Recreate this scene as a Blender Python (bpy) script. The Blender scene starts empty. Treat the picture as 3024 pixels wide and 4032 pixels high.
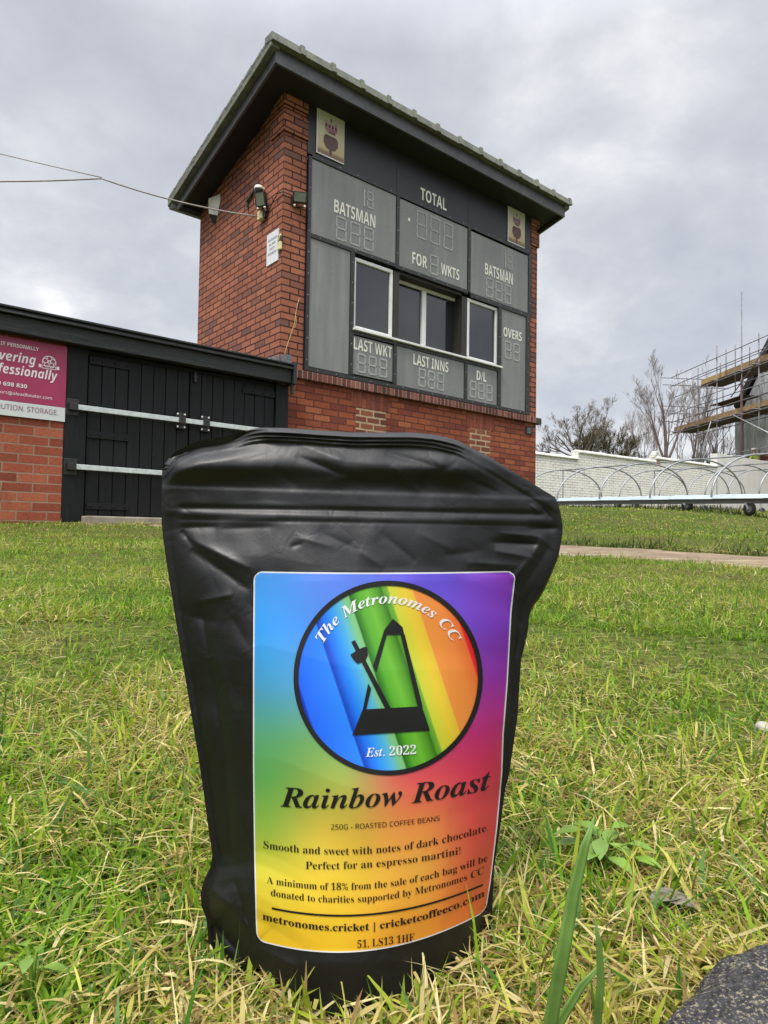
import bpy, bmesh, math, random
import numpy as np
from mathutils import Vector, Matrix, noise as mnoise
from mathutils.bvhtree import BVHTree

random.seed(7)
rng = np.random.default_rng(11)
sc = bpy.context.scene
COL = sc.collection
rad = math.radians

# ------------------------------------------------------------------ camera
F, PITCH, ROLL, EYE = 2580.8, 0.0334, 0.0156, 0.17      # focal length in pixels of a 3024 wide picture
cp, sp, cr, sr = math.cos(PITCH), math.sin(PITCH), math.cos(ROLL), math.sin(ROLL)
FWD = np.array([0, cp, sp]); UP0 = np.array([0, -sp, cp]); RT0 = np.array([1.0, 0, 0])
RT = cr * RT0 + sr * UP0
UP = -sr * RT0 + cr * UP0
EYEP = np.array([0, 0, EYE])
cam_d = bpy.data.cameras.new('camera')
cam = bpy.data.objects.new('camera', cam_d); COL.objects.link(cam)
cam_d.sensor_fit = 'HORIZONTAL'; cam_d.sensor_width = 36; cam_d.lens = 36 * F / 3024
cam_d.clip_start = 0.01; cam_d.clip_end = 3000
m = Matrix(((RT[0], UP[0], -FWD[0], 0), (RT[1], UP[1], -FWD[1], 0), (RT[2], UP[2], -FWD[2], EYE), (0, 0, 0, 1)))
cam.matrix_world = m
sc.camera = cam
sc.view_settings.view_transform = 'Standard'
sc.view_settings.look = 'None'
sc.view_settings.exposure = 0.95
sc.view_settings.gamma = 1.0

def ray(x, y):
    return FWD + RT * ((x - 1512) / F) - UP * ((y - 2016) / F)
def at(x, y, d):                       # photo pixel at a forward distance -> point
    return EYEP + d * ray(x, y)
def on_z(x, y, z):
    r = ray(x, y); return EYEP + r * ((z - EYE) / r[2])

# ------------------------------------------------------------------ node helpers
class NT:
    def __init__(s, tree): s.t = tree
    def n(s, typ, **kw):
        nd = s.t.nodes.new(typ)
        for k, v in kw.items():
            if k.startswith('_'): setattr(nd, k[1:], v)
            else:
                key = int(k[1:]) if k[0] == 'i' and k[1:].isdigit() else k.replace('__', ' ')
                nd.inputs[key].default_value = v
        return nd
    def l(s, a, b): s.t.links.new(a, b)
    def math(s, op, a, b=None, clamp=False):
        nd = s.t.nodes.new('ShaderNodeMath'); nd.operation = op; nd.use_clamp = clamp
        for i, v in enumerate((a, b)):
            if v is None: continue
            if isinstance(v, (int, float)): nd.inputs[i].default_value = v
            else: s.l(v, nd.inputs[i])
        return nd.outputs[0]
    def mix(s, fac, a, b, mode='MIX'):
        nd = s.t.nodes.new('ShaderNodeMix'); nd.data_type = 'RGBA'; nd.blend_type = mode
        for k, v in ((0, fac), (6, a), (7, b)):
            if isinstance(v, (int, float)): nd.inputs[k].default_value = v
            elif isinstance(v, tuple): nd.inputs[k].default_value = (*v[:3], 1)
            else: s.l(v, nd.inputs[k])
        return nd.outputs[2]
    def ramp(s, fac, stops, interp='LINEAR'):
        nd = s.t.nodes.new('ShaderNodeValToRGB'); cr_ = nd.color_ramp; cr_.interpolation = interp
        while len(cr_.elements) < len(stops): cr_.elements.new(0.5)
        for e, (p, c) in zip(cr_.elements, stops):
            e.position = p; e.color = (*c[:3], 1) if isinstance(c, tuple) else (c, c, c, 1)
        s.l(fac, nd.inputs[0]); return nd.outputs[0]
    def noise(s, scale, detail=4, rough=.55, vec=None, dist=0):
        nd = s.t.nodes.new('ShaderNodeTexNoise'); nd.inputs['Scale'].default_value = scale
        nd.inputs['Detail'].default_value = detail; nd.inputs['Roughness'].default_value = rough
        nd.inputs['Distortion'].default_value = dist
        if vec is not None: s.l(vec, nd.inputs['Vector'])
        return nd.outputs['Fac']

def mat(name):
    m_ = bpy.data.materials.new(name); m_.use_nodes = True
    t = NT(m_.node_tree); b = m_.node_tree.nodes['Principled BSDF']
    return m_, t, b

def objcoord(t): return t.n('ShaderNodeTexCoord').outputs['Object']
def uvcoord(t): return t.n('ShaderNodeTexCoord').outputs['UV']

def plain(name, col, rough=.5, metal=0.0, var=.12, scale=14, bump=0.0, spec=.5, bscale=None):
    """a painted / plain surface with slight grime, as noise on its own coordinates"""
    m_, t, b = mat(name)
    oc = objcoord(t)
    f = t.noise(scale, 5, .6, oc)
    lo = tuple(c * (1 - var * 1.6) for c in col); hi = tuple(min(1, c * (1 + var)) for c in col)
    t.l(t.ramp(f, [(.3, lo), (.7, hi)]), b.inputs['Base Color'])
    b.inputs['Roughness'].default_value = rough; b.inputs['Metallic'].default_value = metal
    b.inputs['Specular IOR Level'].default_value = spec
    if bump:
        bn = t.n('ShaderNodeBump', Strength=.6, Distance=bump)
        t.l(t.noise(bscale or scale * 3, 4, .6, oc), bn.inputs['Height']); t.l(bn.outputs[0], b.inputs['Normal'])
    return m_

# ------------------------------------------------------------------ world: overcast sky with cloud structure
SUN_EL, SUN_AZ = rad(60), rad(205)        # azimuth measured from +Y clockwise: behind the camera, to the left
w = bpy.data.worlds.new('World'); sc.world = w; w.use_nodes = True
T = NT(w.node_tree); bg = w.node_tree.nodes['Background']
sky = T.n('ShaderNodeTexSky'); sky.sky_type = 'NISHITA'; sky.sun_disc = False
sky.sun_elevation = SUN_EL; sky.sun_rotation = SUN_AZ
gen = T.n('ShaderNodeTexCoord').outputs['Generated']
sx = T.n('ShaderNodeSeparateXYZ'); T.l(gen, sx.inputs[0])
zc = T.math('ADD', T.math('MAXIMUM', sx.outputs[2], 0.0), 0.42)
cx_ = T.n('ShaderNodeCombineXYZ')
T.l(T.math('DIVIDE', sx.outputs[0], zc), cx_.inputs[0]); T.l(T.math('DIVIDE', sx.outputs[1], zc), cx_.inputs[1])
mp = T.n('ShaderNodeMapping'); T.l(cx_.outputs[0], mp.inputs[0]); mp.inputs['Location'].default_value = (3.1, 1.7, 0)
n1 = T.noise(2.3, 6, .55, mp.outputs[0], .25)
n2 = T.noise(7.5, 6, .6, mp.outputs[0], .2)
nn = T.math('ADD', T.math('MULTIPLY', n1, .72), T.math('MULTIPLY', n2, .28))
cloud = T.ramp(nn, [(.34, (.365, .38, .42)), (.46, (.425, .44, .475)), (.54, (.50, .51, .535)), (.61, (.60, .605, .62)), (.69, (.78, .78, .785))])
# overcast: brighter overhead and around the veiled sun behind the camera
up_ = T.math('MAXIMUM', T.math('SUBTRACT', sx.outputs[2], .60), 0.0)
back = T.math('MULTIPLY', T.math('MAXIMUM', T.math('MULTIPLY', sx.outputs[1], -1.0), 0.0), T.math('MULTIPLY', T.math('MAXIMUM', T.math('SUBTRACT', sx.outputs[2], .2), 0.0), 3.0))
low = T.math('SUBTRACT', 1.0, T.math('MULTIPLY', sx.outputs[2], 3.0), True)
dim = T.math('MULTIPLY', T.math('MULTIPLY', T.math('MAXIMUM', T.math('MULTIPLY', sx.outputs[1], -1.0), 0.0), low), -.8)  # added dark band low in the unseen rear sky, darkens the pouch flanks
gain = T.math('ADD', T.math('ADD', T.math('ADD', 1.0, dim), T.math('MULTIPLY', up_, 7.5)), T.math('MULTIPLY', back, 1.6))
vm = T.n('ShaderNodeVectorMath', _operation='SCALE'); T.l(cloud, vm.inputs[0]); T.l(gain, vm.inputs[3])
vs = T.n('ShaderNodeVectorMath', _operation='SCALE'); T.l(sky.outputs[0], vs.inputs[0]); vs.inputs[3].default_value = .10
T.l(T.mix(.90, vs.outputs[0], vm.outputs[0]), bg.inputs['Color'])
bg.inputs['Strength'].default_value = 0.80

sun_d = bpy.data.lights.new('sun', 'SUN'); sun_d.energy = 1.5; sun_d.angle = rad(14); sun_d.color = (1.0, .95, .87)
sun = bpy.data.objects.new('sun', sun_d); COL.objects.link(sun)
sdir = Vector((math.sin(SUN_AZ) * math.cos(SUN_EL), math.cos(SUN_AZ) * math.cos(SUN_EL), math.sin(SUN_EL)))
sun.rotation_euler = sdir.to_track_quat('Z', 'Y').to_euler()
sun.location = (0, 0, 30)

# ------------------------------------------------------------------ object helpers
def tag(o, label=None, cat=None, group=None, kind=None):
    if label: o['label'] = label
    if cat: o['category'] = cat
    if group: o['group'] = group
    if kind: o['kind'] = kind
    return o
def thing(name, label, cat, loc=(0, 0, 0), rz=0.0, group=None):
    o = bpy.data.objects.new(name, None); COL.objects.link(o); o.empty_display_size = .2
    o.location = loc; o.rotation_euler = (0, 0, rz)
    return tag(o, label, cat, group)
def copy_tree(o, parent=None):
    c = o.copy(); COL.objects.link(c)
    if parent is not None: c.parent = parent
    for ch in list(o.children): copy_tree(ch, c)
    return c

class MB:
    """collects faces, then links them as ONE mesh object"""
    def __init__(s): s.v = []; s.f = []; s.mi = []; s.cur = 0
    def add(s, vs, fs):
        k = len(s.v); s.v += [tuple(map(float, p)) for p in vs]
        for f in fs: s.f.append([k + i for i in f]); s.mi.append(s.cur)
        return s
    def box(s, x0, x1, y0, y1, z0, z1):
        return s.add([(x0, y0, z0), (x1, y0, z0), (x1, y1, z0), (x0, y1, z0), (x0, y0, z1), (x1, y0, z1), (x1, y1, z1), (x0, y1, z1)],
                     [(3, 2, 1, 0), (4, 5, 6, 7), (0, 1, 5, 4), (1, 2, 6, 5), (2, 3, 7, 6), (3, 0, 4, 7)])
    def hexa(s, pts):        # eight corners, bottom four then top four
        return s.add(pts, [(3, 2, 1, 0), (4, 5, 6, 7), (0, 1, 5, 4), (1, 2, 6, 5), (2, 3, 7, 6), (3, 0, 4, 7)])
    def bar(s, p, q, wd, ht):  # rectangular bar from p to q, ht measured upwards
        p = Vector(p); q = Vector(q); d = (q - p).normalized()
        up = Vector((0, 0, 1)) if abs(d.z) < .95 else Vector((0, 1, 0))
        sd = d.cross(up).normalized(); up = sd.cross(d).normalized()
        a, b = sd * wd / 2, up * ht / 2
        return s.hexa([p - a - b, p + a - b, q + a - b, q - a - b, p - a + b, p + a + b, q + a + b, q - a + b])
    def path(s, pts, r, n=8, caps=True):
        pts = [Vector(p) for p in pts]
        rs = r if isinstance(r, (list, tuple)) else [r] * len(pts)
        k = len(s.v); a = None
        for i, p in enumerate(pts):
            d = (pts[min(i + 1, len(pts) - 1)] - pts[max(i - 1, 0)]).normalized()
            if a is None:
                a = d.cross(Vector((0, 0, 1)) if abs(d.z) < .9 else Vector((1, 0, 0))).normalized()
            else:
                a = (a - d * a.dot(d)).normalized()
            b = d.cross(a)
            for j in range(n):
                t = 2 * math.pi * j / n
                s.v.append(tuple(p + (a * math.cos(t) + b * math.sin(t)) * rs[i]))
        for i in range(len(pts) - 1):
            for j in range(n):
                s.f.append([k + i * n + j, k + i * n + (j + 1) % n, k + (i + 1) * n + (j + 1) % n, k + (i + 1) * n + j]); s.mi.append(s.cur)
        if caps:
            s.f.append([k + j for j in reversed(range(n))]); s.mi.append(s.cur)
            e = k + (len(pts) - 1) * n
            s.f.append([e + j for j in range(n)]); s.mi.append(s.cur)
        return s
    def tube(s, p, q, r, n=8): return s.path([p, q], r, n)
    def lathe(s, c, axis, prof, n=20):   # prof: (along axis, radius)
        ax = Vector(axis).normalized(); c = Vector(c)
        return s.path([c + ax * h for h, _ in prof], [max(r, 1e-4) for _, r in prof], n) if False else s._lathe(c, ax, prof, n)
    def _lathe(s, c, ax, prof, n):
        a = ax.cross(Vector((0, 0, 1)) if abs(ax.z) < .9 else Vector((1, 0, 0))).normalized(); b = ax.cross(a)
        k = len(s.v)
        for h, r in prof:
            for j in range(n):
                t = 2 * math.pi * j / n
                s.v.append(tuple(c + ax * h + (a * math.cos(t) + b * math.sin(t)) * max(r, 1e-5)))
        for i in range(len(prof) - 1):
            for j in range(n):
                s.f.append([k + i * n + j, k + i * n + (j + 1) % n, k + (i + 1) * n + (j + 1) % n, k + (i + 1) * n + j]); s.mi.append(s.cur)
        return s
    def poly(s, pts): return s.add(pts, [tuple(range(len(pts)))])
    def build(s, name, mats, parent=None, smooth=False, bevel=0.0, uv=True, xf=None):
        me = bpy.data.meshes.new(name)
        v = s.v if xf is None else [tuple(xf @ Vector(p)) for p in s.v]
        me.from_pydata(v, [], s.f)
        if not isinstance(mats, (list, tuple)): mats = [mats]
        for m_ in mats: me.materials.append(m_)
        if len(mats) > 1: me.polygons.foreach_set('material_index', s.mi)
        if smooth: me.polygons.foreach_set('use_smooth', [True] * len(me.polygons))
        if uv:
            ul = me.uv_layers.new(name='UVMap'); d = ul.data
            for p in me.polygons:
                nx, ny, nz = (abs(c) for c in p.normal)
                for li in p.loop_indices:
                    x, y, z = me.vertices[me.loops[li].vertex_index].co
                    d[li].uv = (y, z) if (nx >= ny and nx >= nz) else ((x, z) if ny >= nz else (x, y))
        me.update()
        o = bpy.data.objects.new(name, me); COL.objects.link(o)
        if parent is not None: o.parent = parent
        if bevel:
            bv = o.modifiers.new('bevel', 'BEVEL'); bv.width = bevel; bv.segments = 2; bv.limit_method = 'ANGLE'
        return o

# ---- lettering: text curves turned into flat meshes
def serif(t, style):
    o = ''
    cap, low, dig = dict(bi=(0x1D468, 0x1D482, 0x1D7CE), bold=(0x1D400, 0x1D41A, 0x1D7CE), sb=(0x1D5D4, 0x1D5EE, 0x1D7EC), sbi=(0x1D63C, 0x1D656, 0x1D7EC), s=(0x1D5A0, 0x1D5BA, 0x1D7E2))[style]
    for c in t:
        if 'A' <= c <= 'Z': o += chr(cap + ord(c) - 65)
        elif 'a' <= c <= 'z': o += chr(low + ord(c) - 97)
        elif '0' <= c <= '9': o += chr(dig + ord(c) - 48)
        else: o += c
    return o
_cap = {}
def text2d(body, style='sans', offset=0.0, spacing=1.0, shear=0.0):
    """vertices and faces of a line of text: x from 0 to 1, y in cap heights"""
    def ev(b):
        cu = bpy.data.curves.new('line', 'FONT'); cu.body = serif(b, style) if style != 'sans' else b
        cu.offset = offset; cu.space_character = spacing; cu.shear = shear; cu.resolution_u = 3
        ob = bpy.data.objects.new('line', cu); COL.objects.link(ob); bpy.context.view_layer.update()
        me = ob.to_mesh(); vs = [tuple(v.co) for v in me.vertices]; fs = [tuple(p.vertices) for p in me.polygons]
        ob.to_mesh_clear(); bpy.data.objects.remove(ob); bpy.data.curves.remove(cu)
        return vs, fs
    key = (style, offset)
    if key not in _cap:
        hv, _ = ev('H'); _cap[key] = max(p[1] for p in hv) - max(0, offset)
    vs, fs = ev(body)
    x0 = min(p[0] for p in vs); x1 = max(p[0] for p in vs)
    return [((p[0] - x0) / (x1 - x0), p[1] / _cap[key]) for p in vs], fs, (x1 - x0) / _cap[key]

def flat_text(mb, body, f, x0, x1, y0, h, **kw):
    """lettering on a flat face; f(x, y) gives the point"""
    vs, fs, asp = text2d(body, **kw)
    mb.add([f(x0 + a * (x1 - x0), y0 + b * h) for a, b in vs], fs)

def refine(vs, fs, maxlen):
    """split long edges of a flat 2D mesh so that it can lie on a curved face"""
    bm = bmesh.new(); bv = [bm.verts.new((x, y, 0)) for x, y in vs]
    for f in fs:
        try: bm.faces.new([bv[i] for i in f])
        except ValueError: pass
    bmesh.ops.triangulate(bm, faces=bm.faces[:])
    for _ in range(5):
        es = [e for e in bm.edges if e.calc_length() > maxlen]
        if not es: break
        bmesh.ops.subdivide_edges(bm, edges=es, cuts=1)
        bmesh.ops.triangulate(bm, faces=[f for f in bm.faces if len(f.verts) > 3])
    bm.verts.index_update()
    out = [(v.co.x, v.co.y) for v in bm.verts]; of = [tuple(v.index for v in f.verts) for f in bm.faces]
    bm.free(); return out, of

def s2l(c): return tuple((x / 255 / 12.92) if x <= 10.3 else ((x / 255 + .055) / 1.055) ** 2.4 for x in c)

# ------------------------------------------------------------------ ground
GS = [-400, -.5, 0, 1, 2, 3.4, 4.7, 6.5, 8.9, 10.1, 13.4, 18, 20.5, 30, 60, 400]
GZ = [0, 0, 0, .010, .033, .076, .115, .245, .55, .66, .80, .96, 1.25, 1.6, 2.2, 4.0]
def ground_z(x, y):
    x = np.asarray(x, float); y = np.asarray(y, float)
    s = y - .25 * x
    z = sum(np.interp(s + d, GS, GZ) for d in (-.5, -.25, 0, .25, .5)) / 5 * np.clip((s + 1) / 2, 0, 1) ** .5
    r = np.hypot(x, y)
    k = np.clip((r - .5) / 1.5, 0, 1)
    return z + .007 * k * (np.sin(x * 4.3 + 1.2 * y) * np.sin(y * 3.1 - .7 * x) + .6 * np.sin(x * 9.1 - y * 2.2) * np.sin(y * 8.3 + 1))

YAW = .6892
UX = np.array([math.cos(YAW), math.sin(YAW)]); VX = np.array([-UX[1], UX[0]])
TO = np.array([-1.14692, 6.98263])
def tw(u, v): return TO + UX * u + VX * v

# path polygon, near edge then far edge
PN = np.array([(5.2, .1), (2.7, 2.1), (1.72, 2.88), (.95, 3.5), (-.2, 4.42), (-1.35, 5.35), tuple(tw(-1.75, -.62))])
PF = np.array([(6.6, .65), (3.4, 3.15), (2.36, 3.98), (1.38, 4.85), (.25, 5.75), (-.75, 6.45), tuple(tw(-.3, -.12))])

m_, t, b = mat('turf soil'); soil = m_
oc = objcoord(t)
f1 = t.noise(1.3, 5, .6, oc); f2 = t.noise(42, 4, .7, oc)
c1 = t.ramp(f1, [(.35, (.095, .135, .020)), (.52, (.13, .15, .035)), (.66, (.17, .15, .055))])
c2 = t.ramp(f2, [(.35, (.22, .2, .18)), (.6, (.85, .85, .85)), (.8, (1.2, 1.15, 1.0))])
t.l(t.mix(1.0, c1, c2, 'MULTIPLY'), b.inputs['Base Color']); b.inputs['Roughness'].default_value = .95
b.inputs['Specular IOR Level'].default_value = .1
bn = t.n('ShaderNodeBump', Strength=.8, Distance=.012); t.l(f2, bn.inputs['Height']); t.l(bn.outputs[0], b.inputs['Normal'])

NA, RR = 144, np.concatenate([[.03], np.geomspace(.08, 500, 150)])
g = MB()
for r in RR:
    for j in range(NA):
        th = 2 * math.pi * j / NA; x, y = r * math.sin(th), r * math.cos(th)
        g.v.append((x, y, float(ground_z(x, y)) - .002))
for i in range(len(RR) - 1):
    for j in range(NA):
        g.f.append([i * NA + j, i * NA + (j + 1) % NA, (i + 1) * NA + (j + 1) % NA, (i + 1) * NA + j]); g.mi.append(0)
g.f.append(list(range(NA))); g.mi.append(0)
tag(g.build('ground', soil, smooth=True, uv=False), 'lawn soil rising gently towards the buildings', 'ground', kind='structure')

m_, t, b = mat('worn paving'); paving = m_
oc = objcoord(t)
mpn = t.n('ShaderNodeMapping'); t.l(oc, mpn.inputs[0]); mpn.inputs['Rotation'].default_value = (0, 0, rad(38)); mpn.inputs['Scale'].default_value = (1.6, 7, 1)
fa = t.noise(2.2, 6, .65, mpn.outputs[0]); fb = t.noise(30, 4, .7, oc)
c1 = t.ramp(fa, [(.3, (.11, .072, .040)), (.5, (.24, .175, .108)), (.7, (.44, .35, .24))])
t.l(t.mix(.5, c1, t.ramp(fb, [(.35, (.4, .38, .36)), (.65, (1, 1, 1))]), 'MULTIPLY'), b.inputs['Base Color']); b.inputs['Roughness'].default_value = .9
bn = t.n('ShaderNodeBump', Strength=.5, Distance=.01); t.l(fb, bn.inputs['Height']); t.l(bn.outputs[0], b.inputs['Normal'])
pm = MB(); NP, NW = 90, 8
ts = np.linspace(0, len(PN) - 1, NP)
for i, tt in enumerate(ts):
    a = np.array([np.interp(tt, range(len(PN)), PN[:, k]) for k in (0, 1)]); c = np.array([np.interp(tt, range(len(PF)), PF[:, k]) for k in (0, 1)])
    for j in range(NW + 1):
        p = a + (c - a) * j / NW
        if j in (0, NW): p = p + .09 * np.array([math.sin(i * 1.7), math.cos(i * 2.3)])
        pm.v.append((p[0], p[1], float(ground_z(*p)) + (.006 if 0 < j < NW else -.006)))
for i in range(NP - 1):
    for j in range(NW):
        k = i * (NW + 1) + j; pm.f.append([k, k + NW + 1, k + NW + 2, k + 1]); pm.mi.append(0)
tag(pm.build('path', paving, smooth=True, uv=False), 'worn brown paved path crossing the lawn to the shed doors', 'path', kind='structure')

# ------------------------------------------------------------------ materials of the buildings
def brickmat(name, stops, mortar, msize=.0055, bw=.225, rh=.075, rough=.85, stain=.25, soldier=False, paint=None):
    m_, t, b = mat(name)
    uv = uvcoord(t); vec = uv
    if soldier:
        mp_ = t.n('ShaderNodeMapping'); t.l(uv, mp_.inputs[0]); mp_.inputs['Rotation'].default_value = (0, 0, rad(90)); vec = mp_.outputs[0]
    wob = t.n('ShaderNodeTexNoise'); wob.inputs['Scale'].default_value = 18; t.l(uv, wob.inputs['Vector'])
    ad = t.n('ShaderNodeVectorMath', _operation='MULTIPLY_ADD'); t.l(wob.outputs['Color'], ad.inputs[0]); ad.inputs[1].default_value = (.03, .024, 0) if paint else (.006, .006, 0); t.l(vec, ad.inputs[2])
    br = t.n('ShaderNodeTexBrick'); t.l(ad.outputs[0], br.inputs['Vector'])
    br.inputs['Color1'].default_value = (0, 0, 0, 1); br.inputs['Color2'].default_value = (1, 1, 1, 1); br.inputs['Mortar'].default_value = (.5, .5, .5, 1)
    br.inputs['Scale'].default_value = 1; br.inputs['Mortar Size'].default_value = msize; br.inputs['Mortar Smooth'].default_value = .15
    br.inputs['Bias'].default_value = 0; br.inputs['Brick Width'].default_value = bw; br.inputs['Row Height'].default_value = rh
    col = t.ramp(br.outputs['Color'], stops)
    f1 = t.noise(45, 5, .65, uv); f2 = t.noise(1.6, 4, .6, uv); f3 = t.noise(9, 4, .6, uv)
    col = t.mix(.75, col, t.ramp(f1, [(.3, (.62, .6, .6)), (.55, (1, 1, 1)), (.75, (1.18, 1.15, 1.12))]), 'MULTIPLY')
    mcol = t.mix(.6, mortar, t.ramp(f3, [(.3, (.6, .6, .6)), (.65, (1.2, 1.2, 1.2))]), 'MULTIPLY')
    col = t.mix(br.outputs['Fac'], col, mcol)
    col = t.mix(stain, col, t.ramp(f2, [(.35, (.5, .47, .45)), (.6, (1.1, 1.1, 1.1))]), 'MULTIPLY')
    if paint:
        chip = t.ramp(t.noise(7, 6, .75, uv), [(.665, 0.0), (.70, 1.0)])
        pc = t.mix(t.ramp(f3, [(.35, 0.0), (.75, .55)]), paint, tuple(p * k for p, k in zip(paint, (.80, .76, .62))))
        pc = t.mix(t.math('MULTIPLY', br.outputs['Fac'], t.ramp(t.noise(3.2, 4, .65, uv), [(.36, .12), (.62, .85)])), pc, tuple(p * .36 for p in paint))
        pc = t.mix(t.ramp(t.noise(2.3, 6, .7, uv), [(.60, 0.0), (.74, .55)]), pc, tuple(p * k for p, k in zip(paint, (.62, .56, .42))))
        col = t.mix(chip, pc, col)
    t.l(col, b.inputs['Base Color']); b.inputs['Roughness'].default_value = rough; b.inputs['Specular IOR Level'].default_value = .25
    h = t.math('SUBTRACT', t.math('MULTIPLY', f1, .25), br.outputs['Fac'])
    bn = t.n('ShaderNodeBump', Strength=.8, Distance=.006); t.l(h, bn.inputs['Height']); t.l(bn.outputs[0], b.inputs['Normal'])
    return m_
RED = [(0, (.17, .085, .068)), (.12, (.22, .095, .070)), (.3, (.31, .112, .066)), (.75, (.36, .132, .076)), (1, (.40, .152, .088))]
M_brick = brickmat('red brick', RED, (.060, .022, .018), msize=.0085)
M_low = brickmat('smooth red brick', [(0, (.17, .045, .03)), (.35, (.25, .066, .036)), (.7, (.30, .085, .04)), (1, (.36, .12, .055))], (.10, .036, .026), msize=.007)
M_shedbrick = brickmat('garage brick', [(0, (.20, .05, .03)), (.5, (.33, .085, .045)), (1, (.42, .13, .07))], (.31, .21, .145), msize=.006, rh=.078)
M_infill = brickmat('infill brick', [(0, (.13, .045, .03)), (.5, (.22, .07, .04)), (1, (.28, .10, .055))], (.44, .33, .21), msize=.011, bw=.2, rh=.078)
M_soldier = brickmat('soldier brick', [(0, (.17, .05, .036)), (1, (.30, .085, .05))], (.15, .055, .036), soldier=True, bw=.22, rh=.066)
M_sill = brickmat('sill brick', [(0, (.09, .036, .032)), (.6, (.17, .06, .045)), (1, (.27, .11, .085))], (.30, .24, .2), soldier=True, bw=.3, rh=.066, stain=.6)
M_white = brickmat('white painted brick', [(0, (.25, .12, .08)), (1, (.42, .22, .14))], (.3, .26, .2), msize=.012, paint=(.80, .79, .745), rh=.08, stain=.3)
M_render = plain('white render', (.66, .65, .62), .8, var=.06, scale=3, bump=.004)
M_fascia = plain('black fascia board', (.078, .076, .083), .42, var=.2)
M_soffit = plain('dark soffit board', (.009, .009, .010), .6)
M_header = plain('black header sheet', (.015, .015, .016), .42, var=.15, scale=4)
M_frameblk = plain('black trim', (.022, .021, .021), .45, var=.2)
M_upvc = plain('white window frame', (.72, .72, .70), .35, var=.05)
M_steel = plain('galvanised steel', (.50, .53, .55), .42, .65, .15, 20)
M_zinc = plain('pale zinc bar', (.58, .64, .63), .5, .35, .12, 25)
M_pole = plain('scaffold tube', (.22, .21, .22), .6, .2, .25, 9)
M_rust = plain('rusty scaffold tube', (.14, .06, .055), .7, .2, .3, 9)
M_letter = plain('cream vinyl lettering', (.76, .74, .65), .5, var=.06)
M_digit = plain('pale segment lens', (.40, .405, .385), .4, var=.2, scale=40)
M_bolt = plain('pale bolt head', (.42, .42, .42), .4, .5)
M_whiteplastic = plain('weathered white plastic', (.74, .72, .64), .5, var=.15, scale=22)
M_blackplastic = plain('black plastic', (.016, .016, .017), .4)
M_cream = plain('faded cream plastic', (.66, .59, .30), .5, var=.15)
M_black = plain('printed black', (.006, .0055, .0055), .6, var=.05, spec=.3)
M_lead = plain('lead flashing', (.16, .165, .175), .55, .2, .35, 30, bump=.01)

m_, t, b = mat('score panel acrylic'); M_panel = m_
oc = objcoord(t)
fa = t.noise(.9, 4, .6, oc); fb = t.noise(7, 6, .7, oc)
mpn = t.n('ShaderNodeMapping'); t.l(oc, mpn.inputs[0]); mpn.inputs['Scale'].default_value = (9, 9, .7)
fc = t.noise(1.0, 5, .6, mpn.outputs[0])
c = t.ramp(fa, [(.3, (.170, .175, .168)), (.7, (.225, .227, .220))])
c = t.mix(.7, c, t.ramp(fc, [(.3, (.76, .76, .76)), (.55, (1.0, 1.0, 1.0)), (.72, (1.25, 1.25, 1.2))]), 'MULTIPLY')
c = t.mix(t.ramp(fb, [(.60, 0.0), (.8, .5)]), c, (.23, .23, .20))
t.l(c, b.inputs['Base Color'])
t.l(t.ramp(fb, [(.3, .22), (.7, .42)]), b.inputs['Roughness'])

m_, t, b = mat('window glass'); M_glass = m_
b.inputs['Base Color'].default_value = (.018, .020, .024, 1); b.inputs['IOR'].default_value = 1.75; b.inputs['Roughness'].default_value = .035
fb = t.noise(2.5, 3, .5, objcoord(t)); bn = t.n('ShaderNodeBump', Strength=.08, Distance=.01); t.l(fb, bn.inputs['Height']); t.l(bn.outputs[0], b.inputs['Normal'])

m_, t, b = mat('mossy concrete tile'); M_tile = m_
oc = objcoord(t); fa = t.noise(6, 6, .7, oc); fb = t.noise(60, 4, .6, oc)
c = t.ramp(fa, [(.3, (.10, .105, .085)), (.5, (.165, .17, .145)), (.7, (.21, .22, .155))])
t.l(t.mix(.6, c, t.ramp(fb, [(.3, (.6, .6, .6)), (.7, (1.2, 1.2, 1.2))]), 'MULTIPLY'), b.inputs['Base Color']); b.inputs['Roughness'].default_value = .92
bn = t.n('ShaderNodeBump', Strength=.7, Distance=.012); t.l(fa, bn.inputs['Height']); t.l(bn.outputs[0], b.inputs['Normal'])

m_, t, b = mat('tarred black boards'); M_tar = m_
oc = objcoord(t)
mpn = t.n('ShaderNodeMapping'); t.l(oc, mpn.inputs[0]); mpn.inputs['Scale'].default_value = (22, 22, 1.6)
fa = t.noise(1.5, 6, .7, mpn.outputs[0]); fb = t.noise(5, 6, .7, oc)
c = t.ramp(fa, [(.3, (.003, .0034, .0042)), (.6, (.006, .0064, .0075)), (.8, (.020, .021, .022))])
c = t.mix(t.ramp(fb, [(.70, 0.0), (.76, .4)]), c, (.05, .06, .065))
t.l(c, b.inputs['Base Color']); b.inputs['Roughness'].default_value = .62; b.inputs['Specular IOR Level'].default_value = .3
bn = t.n('ShaderNodeBump', Strength=.5, Distance=.006); t.l(fa, bn.inputs['Height']); t.l(bn.outputs[0], b.inputs['Normal'])
m_, t, b = mat('weathered black fascia'); M_oldfascia = m_
oc = objcoord(t)
mpn = t.n('ShaderNodeMapping'); t.l(oc, mpn.inputs[0]); mpn.inputs['Scale'].default_value = (1.6, 20, 16)
fa = t.noise(1.5, 7, .75, mpn.outputs[0])
t.l(t.ramp(fa, [(.3, (.006, .007, .008)), (.55, (.013, .0145, .016)), (.8, (.06, .064, .064))]), b.inputs['Base Color']); b.inputs['Roughness'].default_value = .6
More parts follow.
